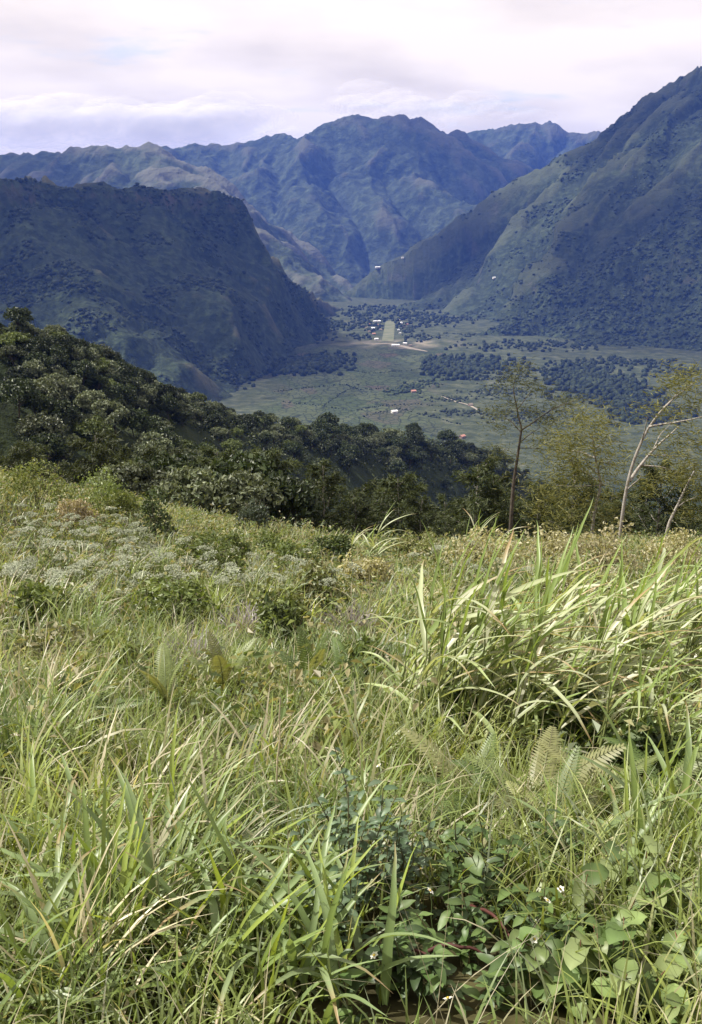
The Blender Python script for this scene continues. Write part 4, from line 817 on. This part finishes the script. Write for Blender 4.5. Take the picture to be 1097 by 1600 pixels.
# leafy herbs with stems
def herb_leafs(cols, L, W, bend=.6, fold=.3, shape='lance'): return [leaf_mesh('leaf', M['leaf'], L, W, bend * f, fold, c, shape) for c in cols for f in (.6, 1.2)]
BLUE = herb_leafs([(.07, .115, .06), (.11, .16, .095)], .052, .024); WEED = herb_leafs([(.07, .12, .035), (.10, .155, .045), (.055, .09, .035)], .068, .029); HEART = herb_leafs([(.16, .22, .075), (.11, .17, .055), (.20, .25, .10)], .078, .072, .9, .35, 'heart')
def herb(name, label, u, v, h, stems, per, fam, spread, cat='plant', group=None, col=(.10, .09, .04), flat=0.3, s0=.7, s1=1.3):
    p = hit(u, v); e = ob(name, None, None, p)
    for k in range(stems):
        x, y = rng.normal(0, spread * .35, 2); tp = np.array([x + rng.normal(0, spread * .6), y + rng.normal(0, spread * .6), h * rng.uniform(.55, 1.0)]); st = curve((x, y, -.04), tp, 0, 6, .03); b = MB(); tube(b, st, np.linspace(.004, .0018, 6), 5, C=col); b.build('stem', M['stem'], e)
        for j in range(per):
            f = .25 + .75 * (j + rng.random()) / per; q = np.array([np.interp(f * 5, np.arange(6), st[:, a]) for a in range(3)]); ob('leaf', fam[rng.integers(len(fam))], e, q, rot(j * 2.4 + rng.normal(0, .3), rng.normal(flat, .3), rng.normal(0, .25)), float(rng.uniform(s0, s1)))
    return tag(e, label, cat, group)
herb('blue_green_herb', 'blue-green small-leaved herb rising beside the grass', 560, 1440, .60, 13, 22, BLUE, .17, s0=.7, s1=1.25)
herb('blue_green_herb', 'lower blue-green herb in front of the taller one', 520, 1500, .42, 8, 18, BLUE, .13, s0=.7, s1=1.2)
herb('blue_green_herb', 'blue-green herb at the right of the herb clump', 620, 1430, .45, 8, 18, BLUE, .13, s0=.7, s1=1.2)
for (u, v, h, lab) in ((780, 1420, .36, 'dark green weed with pointed leaves in the middle of the weeds'), (850, 1400, .36, 'bright green weed with pointed leaves beside the ferns'), (700, 1440, .30, 'dark green weed left of the pale heart leaf'), (640, 1500, .24, 'low dark weed in the shaded hollow'), (750, 1520, .22, 'low weed among the red stems in the hollow'), (830, 1490, .26, 'weed with white flowers next to the vine'), (600, 1570, .2, 'low weed at the bottom of the hollow'), (720, 1585, .2, 'low weed at the bottom middle of the picture')):
    herb('leafy_weed', lab, u, v, h, 6, 14, WEED, .15, group='green weeds of the hollow')
for (u, v, h, n, lab) in ((930, 1500, .30, 5, 'pale heart-leaved vine over the lower right weeds'), (1020, 1480, .32, 5, 'heart-leaved vine against the right edge of the picture'), (960, 1585, .24, 5, 'heart-leaved vine at the bottom right'), (1060, 1580, .24, 4, 'heart-leaved vine in the bottom right corner'), (880, 1570, .22, 4, 'heart-leaved vine beside the shaded hollow'), (750, 1400, .40, 1, 'single pale heart leaf standing above the dark weeds')):
    herb('heart_leaved_vine', lab, u, v, h, n + 2 if n > 1 else 1, 9 if n > 1 else 3, HEART, .15, group='heart-leaved vines', col=(.16, .08, .05), flat=.25)
# red stems in the hollow
for (u, v, u2, v2, lab) in ((640, 1530, 760, 1545, 'dark red stem lying across the bottom of the hollow'), (715, 1440, 800, 1520, 'red stem leaning through the hollow towards the vine'), (560, 1520, 690, 1555, 'brown-red stem lying on the left of the hollow')):
    a, c = hit(u, v), hit(u2, v2); o = MB(); b = MB(); pts = curve(a + np.array([0, 0, .06]), c + np.array([0, 0, .10]), .05, 9, .012) - a; tube(b, pts, np.linspace(.009, .004, 9), 6, C=(.06, .02, .016)); q = b.build('red_stem', M['stem']); q.location = a; tag(q, lab, 'stem')
# small white flowers
def flower_parts():
    b = MB()
    for k in range(6):
        a = 6.283 * k / 6; d = np.array([math.cos(a), math.sin(a), 0]); s = np.array([-d[1], d[0], 0]); b.add([d * .002, d * .008 + s * .005 + [0, 0, .002], d * .014 + [0, 0, .001], d * .008 - s * .005 + [0, 0, .002]], [(0, 3, 2, 1)], C=(.82, .82, .74))
    c = MB(); V, T = ICO1; c.add(V * np.array([.0045, .0045, .003]) + [0, 0, .002], T=T, C=(.55, .42, .08)); return b.mesh('petals', M['petal'], False), c.mesh('centre', M['petal'])
FP = flower_parts()
for (u, v, lab) in ((585, 1493, 'white flower low at the left of the hollow'), (672, 1392, 'white flower above the hollow beside the herb'), (657, 1358, 'highest white flower, above the hollow'), (855, 1407, 'larger white flower over the weeds, left of its pair'), (876, 1390, 'white flower right of the larger one over the weeds'), (835, 1468, 'white flower beside the heart-leaved vine'), (592, 1196, 'white flower high up beside the blue-green herb'), (845, 1140, 'white flower in the dark gap under the cane grass'), (700, 1560, 'white flower at the bottom of the hollow')):
    g = hit(u, v + 90); d = ray(u, v); p = d * (g[1] / d[1]); p[2] = max(p[2], g[2] + .05); e = ob('white_flower', None, None, (p[0], p[1], g[2])); hh = p[2] - g[2]
    b = MB(); tube(b, curve((0.02, 0, 0), (0, 0, hh), 0, 5, .01), .0016, 4, C=(.10, .14, .05)); b.build('stem', M['stem'], e)
    for nm, me in zip(('petals', 'centre'), FP): ob(nm, me, e, (0, 0, hh), (.55, rng.normal(0, .2), rng.uniform(0, 6)), 1.15)
    tag(e, lab, 'flower', 'small white flowers')

# bushes of the field
def bush(name, label, u, v, wpx, hpx, c0, c1, leaf=.07, N=1500, dome=1.0, cat='bush'):
    """a bush with stems and a ragged dome of leaves, wpx by hpx as seen from the camera"""
    p = hit(u, v); D = p[1] / CP; Rw = wpx / 2 * D / FPX * 1.3; H = hpx * D / FPX * 1.3; e = ob(name, None, None, p); s = MB(); f = MB()
    for k in range(9):
        a = rng.uniform(0, 6.28); q = rng.uniform(.2, .8); tube(s, curve((rng.normal(0, .05), rng.normal(0, .05), -.05), (math.cos(a) * Rw * q, math.sin(a) * Rw * q, H * rng.uniform(.5, .85)), .05, 5, .03), np.linspace(.012, .004, 5), 4, C=(.12, .10, .07))
    s.build('stems', M['stem'], e); K = 20; per = N // K
    for k in range(K):
        q = nrm(rng.normal(size=3)); q[2] = abs(q[2]); ce = q * np.array([Rw, Rw, H]) * rng.uniform(.45, .78) + [0, 0, .1 * H]; n = nrm(rng.normal(size=(per, 3)) + [0, 0, .4]); rr = min(Rw, H) * rng.uniform(.25, .45)
        leaves(f, ce + n * rr * rng.uniform(.6, 1.1, (per, 1)), n + .6 * rng.normal(size=(per, 3)), leaf * rng.uniform(.6, 1.4, per), .55, greens(per, c0, c1, .25))
    f.build('foliage', M['leaf'], e, False); return tag(e, label, cat, 'bushes of the field')
LG0, LG1, DK0, DK1, PY0, PY1 = (.09, .13, .035), (.17, .21, .07), (.03, .05, .018), (.07, .10, .035), (.22, .215, .11), (.42, .40, .26)
for a in (('bush', 'bright green rounded bush at the middle of the upper field', 322, 905, 105, 70, LG0, LG1), ('bush', 'dark glossy bush behind the white flower heads', 245, 845, 62, 66, DK0, DK1), ('bush', 'small green bush on the field edge by the dark wood', 425, 880, 60, 42, LG0, LG1), ('bush', 'grey-blue rounded bush against the dark wood', 397, 835, 52, 48, (.06, .085, .06), (.11, .14, .10)),
          ('bush', 'yellow-green bush left of the lone spiky cane clump', 495, 950, 80, 55, PY0, LG1), ('bush', 'pale leafy bush under the lone spiky cane clump', 580, 935, 90, 60, PY0, PY1), ('bush', 'green bush with dark gaps in the left middle field', 270, 985, 130, 62, LG0, LG1), ('bush', 'dark-gapped bush left of the tall middle fern', 440, 1030, 70, 90, DK0, LG1),
          ('bush', 'pale flowering bush on the crest behind the cane grass', 760, 905, 120, 66, PY0, PY1), ('bush', 'pale bush in the middle of the crest behind the cane grass', 850, 905, 120, 62, PY0, PY1), ('bush', 'cream-leaved bush at the foot of the leaning tree', 945, 900, 110, 66, PY0, (.36, .33, .22)), ('bush', 'pale bush at the right end of the crest', 1045, 905, 110, 62, PY0, PY1), ('bush', 'green bush between the crest and the cane stand', 900, 950, 140, 56, LG0, PY1),
          ('bush', 'yellow-green leafy bush in the top left corner of the field', 60, 790, 90, 66, LG0, (.22, .24, .08)), ('bush', 'green bush at the top of the field near its left end', 150, 800, 90, 56, LG0, LG1), ('bush', 'straw-topped grassy bush left of the dark glossy bush', 120, 835, 60, 50, (.2, .17, .1), (.3, .26, .17)), ('bush', 'yellow-green bush beside the dark glossy bush', 180, 815, 60, 46, LG0, (.22, .25, .07)), ('bush', 'small bush beside the bright green rounded bush', 365, 880, 50, 36, LG0, LG1),
          ('bush', 'low green bush at the edge of the wood below the grey-blue bush', 470, 890, 80, 40, LG0, LG1), ('bush', 'dark low bush on the field edge left of the spiky clump', 520, 880, 60, 34, DK0, LG0), ('bush', 'low bush on the field edge right of the spiky clump', 615, 880, 70, 36, DK0, LG1), ('bush', 'yellow-green bush beside the purple-grey tufts', 430, 985, 90, 50, LG0, (.22, .24, .08)), ('bush', 'leafy green bush below the white flower heads at the left edge', 60, 985, 110, 60, LG0, LG1), ('bush', 'dark green bush between the ferns and the left edge', 120, 1130, 90, 56, DK0, LG1), ('bush', 'leafy bush left of the small cane clump', 560, 1060, 80, 50, LG0, LG1),
          ('bush', 'leafy bush at the left edge in the middle of the field', 80, 1050, 130, 70, LG0, PY1), ('bush', 'leafy bush of yellow-green shoots left of the ferns', 190, 1070, 130, 66, LG0, (.2, .22, .07)), ('bush', 'pale bush on the field edge right of the spiky clump', 655, 880, 90, 36, PY0, LG1), ('bush', 'dark leafy bush behind the low cane grass', 900, 1180, 130, 90, DK0, LG0), ('bush', 'dark leafy bush in the gap above the ferns at the right', 1000, 1230, 120, 80, DK0, LG0), ('bush', 'dark leafy bush inside the foot of the largest cane clump', 720, 1150, 110, 90, DK0, LG0)):
    bush(*a)

# white flat-topped flower heads of the left field
def umbel_parts():
    s = MB(); tube(s, curve((0, 0, -.05), (0, 0, .5), 0, 5, .02), .004, 4, C=(.13, .16, .07))
    for k in range(7): a = rng.uniform(0, 6.28); tube(s, curve((0, 0, .42), (math.cos(a) * .1, math.sin(a) * .1, .53), 0, 3), .002, 3, C=(.14, .17, .08))
    h = MB(); N = 150; a = rng.uniform(0, 6.28, N); r = .15 * np.sqrt(rng.random(N)); p = np.stack([r * np.cos(a), r * np.sin(a), .56 - 1.2 * r ** 2 + rng.normal(0, .006, N)], -1); leaves(h, p, rng.normal(0, .35, (N, 3)) + [0, 0, 1], rng.uniform(.02, .045, N), .8, greens(N, (.20, .235, .15), (.36, .38, .29), .25), .1)
    f = MB(); N = 26; p = np.stack([rng.normal(0, .09, N), rng.normal(0, .09, N), rng.uniform(.08, .42, N)], -1); leaves(f, p, rng.normal(0, .5, (N, 3)) + [0, 0, 1], rng.uniform(.06, .12, N), .5, greens(N, (.09, .12, .04), (.15, .18, .07)))
    return s.mesh('stem', M['stem']), h.mesh('blossoms', M['petal'], False), f.mesh('leaves', M['leaf'], False)
UM = [umbel_parts() for _ in range(4)]
def umbels(N, u0, u1, v0, v1, label, grp):
    for k in range(N):
        u, v = rng.uniform(u0, u1), rng.uniform(v0, v1); p = hit(u, v); s = float(rng.uniform(.4, .85)); e = ob('flat_topped_flower', None, None, p, (rng.normal(0, .2), rng.normal(0, .2), rng.uniform(0, 6)), (s, s, s * float(rng.uniform(.75, 1.5))))
        for nm, me in zip(('stem', 'blossoms', 'leaves'), UM[rng.integers(4)]): ob(nm, me, e)
        tag(e, label, 'flower', grp)
umbels(95, 20, 260, 828, 900, 'white flat-topped flower head in the dense patch at the upper left of the field', 'flower heads of the upper left patch')
umbels(110, 20, 370, 880, 965, 'white flat-topped flower head in the lower band of the left patch', 'flower heads of the lower left band')
umbels(40, 340, 540, 890, 960, 'whitish flat-topped flower head right of the bright green rounded bush', 'flower heads right of the green bush')
umbels(16, 600, 860, 880, 930, 'whitish flower head on the crest before the wood', 'flower heads on the crest')
# purple-grey grass heads and the tall dry stem
PUR = (.22, .18, .24)
for (u, v, w, lab) in ((385, 1010, 45, 'purple-grey tuft of grass heads in the middle of the field'), (552, 1005, 40, 'purple-grey tuft of grass heads left of the cane stand'), (302, 1065, 55, 'purple-grey tuft of grass heads nearest of the three')):
    p = hit(u, v); e = ob('purple_grass', None, None, p); b = MB(); N = 260; D = p[1]; Rw = w / 2 * D / FPX; r = np.stack([rng.normal(0, Rw * .6, N), rng.normal(0, Rw * .6, N), np.zeros(N)], -1); blades(b, r, rng.uniform(.25, .5, N), rng.uniform(.008, .016, N), rng.uniform(0, 6.28, N), rng.uniform(0, .5, N), rng.uniform(.2, 1.2, N), 4, np.tile(np.array((.14, .17, .07)), (N, 1)), np.array(PUR) * rng.uniform(.8, 1.4, (N, 1)))
    b.build('seed_heads', M['blade'], e); tag(e, lab, 'grass tuft', 'purple-grey grass tufts')
p = hit(430, 1290); b = MB(); tube(b, curve((0, 0, -.05), P(438, 1090, p[1]) - p, 0, 8, .006), np.linspace(.006, .003, 8), 5, C=(.42, .36, .24)); o = b.build('dry_stem', M['stem']); o.location = p; tag(o, 'tall pale dry stem standing alone in the grass', 'stem')

# ------------------------------------------------------------------ cloud banks behind the summits; unseen cumuli added to shade the mountains
def cloudmat(thin=0.85):
    m, n, l = newmat('cloud'); out = n.new('ShaderNodeOutputMaterial'); d = n.new('ShaderNodeBsdfDiffuse'); d.inputs[0].default_value = (.85, .85, .87, 1)
    t = n.new('ShaderNodeBsdfTransparent'); x = n.new('ShaderNodeMixShader'); x.inputs[0].default_value = thin; l.new(d.outputs[0], x.inputs[1]); l.new(t.outputs[0], x.inputs[2]); l.new(x.outputs[0], out.inputs[0]); return m
M['cloud'] = cloudmat(); M['thin_cloud'] = cloudmat(0.95)
ICO4 = ico(3)
def cloud(target, w, label):
    """a low cumulus out of view, added so that its shadow darkens the given place"""
    T_ = np.array(target, float); sd = np.array(sun_dir); c = T_ + sd * ((max(1500, .26 * T_[1] + 300) - T_[2]) / sd[2]); b = MB(); V, T = ICO4
    for k in range(11):
        q = rng.normal(0, .40, 3) * np.array([w, w, 0]); r = w * rng.uniform(.35, .75) * (1 - .35 * np.linalg.norm(q) / w); n = V.copy(); d = 1 + .16 * fbm(V[:, 0] * 2.5 + k * 7, V[:, 1] * 2.5 + V[:, 2] * 3.1, 4); n = n * d[:, None] * np.array([r, r, r * .42]); n[:, 2] = np.maximum(n[:, 2], -r * .12)
        b.add(n + q, T=T, C=(.85, .85, .87))
    o = b.build('cloud', M['cloud']); o.location = c; tag(o, label, kind='stuff')
def summit_cloud(u, v, Y, w, label):
    b = MB(); V, T = ICO4
    for k in range(34):
        q = rng.normal(0, .5, 3) * np.array([w * 1.9, w * .4, w * .22]); r = w * rng.uniform(.3, .8); d = 1 + .2 * fbm(V[:, 0] * 2.5 + k * 7, V[:, 1] * 2.5 + V[:, 2] * 3.1, 4); b.add(V * d[:, None] * np.array([r, r * .6, r * .4]) + q, T=T, C=(.85, .85, .87))
    o = b.build('cloud', M['thin_cloud']); o.location = P(u, v, Y); tag(o, label, kind='stuff')
for a in ((150, 205, 13400, 900, 'cloud bank behind the far ridge'), (40, 190, 13600, 800, 'cloud bank behind the far ridge, at its outer end'), (300, 190, 13500, 700, 'cloud behind the saddle of the far ridge'), (650, 170, 13500, 520, 'cloud behind the highest summit')):
    summit_cloud(*a)
for t, w, lab in (((-700, 2450, -60), 640, 'unseen cumulus added to shade the flat-topped mountain'), ((-1150, 2250, 0), 560, 'second unseen cumulus added to shade the flat-topped mountain'), ((-330, 2900, -150), 420, 'small unseen cumulus added to shade the cliff'), ((900, 3250, -150), 560, 'unseen cumulus added to shade the near spur'), ((1350, 4200, 300), 620, 'unseen cumulus added to shade the high end of the valley side mountain'),
                  ((520, 4400, -250), 440, 'small unseen cumulus added to shade the lower valley side'), ((900, 7200, 300), 700, 'unseen cumulus added to shade the far summits'), ((-1900, 5600, 200), 600, 'unseen cumulus added to shade the far ridge')):
    cloud(t, w, lab)

# ------------------------------------------------------------------ haze: the air of the valley
def build_haze():
    b = MB(); x0, x1, y0, y1, z0, z1 = -12400, 12400, -12400, 12400, -460, 760
    V = [(x, y, z) for z in (z0, z1) for y in (y0, y1) for x in (x0, x1)]
    o = b.add(V, [(0, 2, 3, 1), (4, 5, 7, 6), (0, 1, 5, 4), (2, 6, 7, 3), (0, 4, 6, 2), (1, 3, 7, 5)]).build('haze', None, smooth=False)
    m, n, l = newmat('haze'); out = n.new('ShaderNodeOutputMaterial'); v = n.new('ShaderNodeVolumePrincipled')
    v.inputs['Color'].default_value = (0.11, 0.25, 1.0, 1); v.inputs['Density'].default_value = HAZE; v.inputs['Anisotropy'].default_value = 0.0
    l.new(v.outputs[0], out.inputs['Volume']); o.data.materials.append(m); tag(o, 'thin blue haze filling the valley', kind='stuff')
HAZE = 5.2e-5
build_haze()
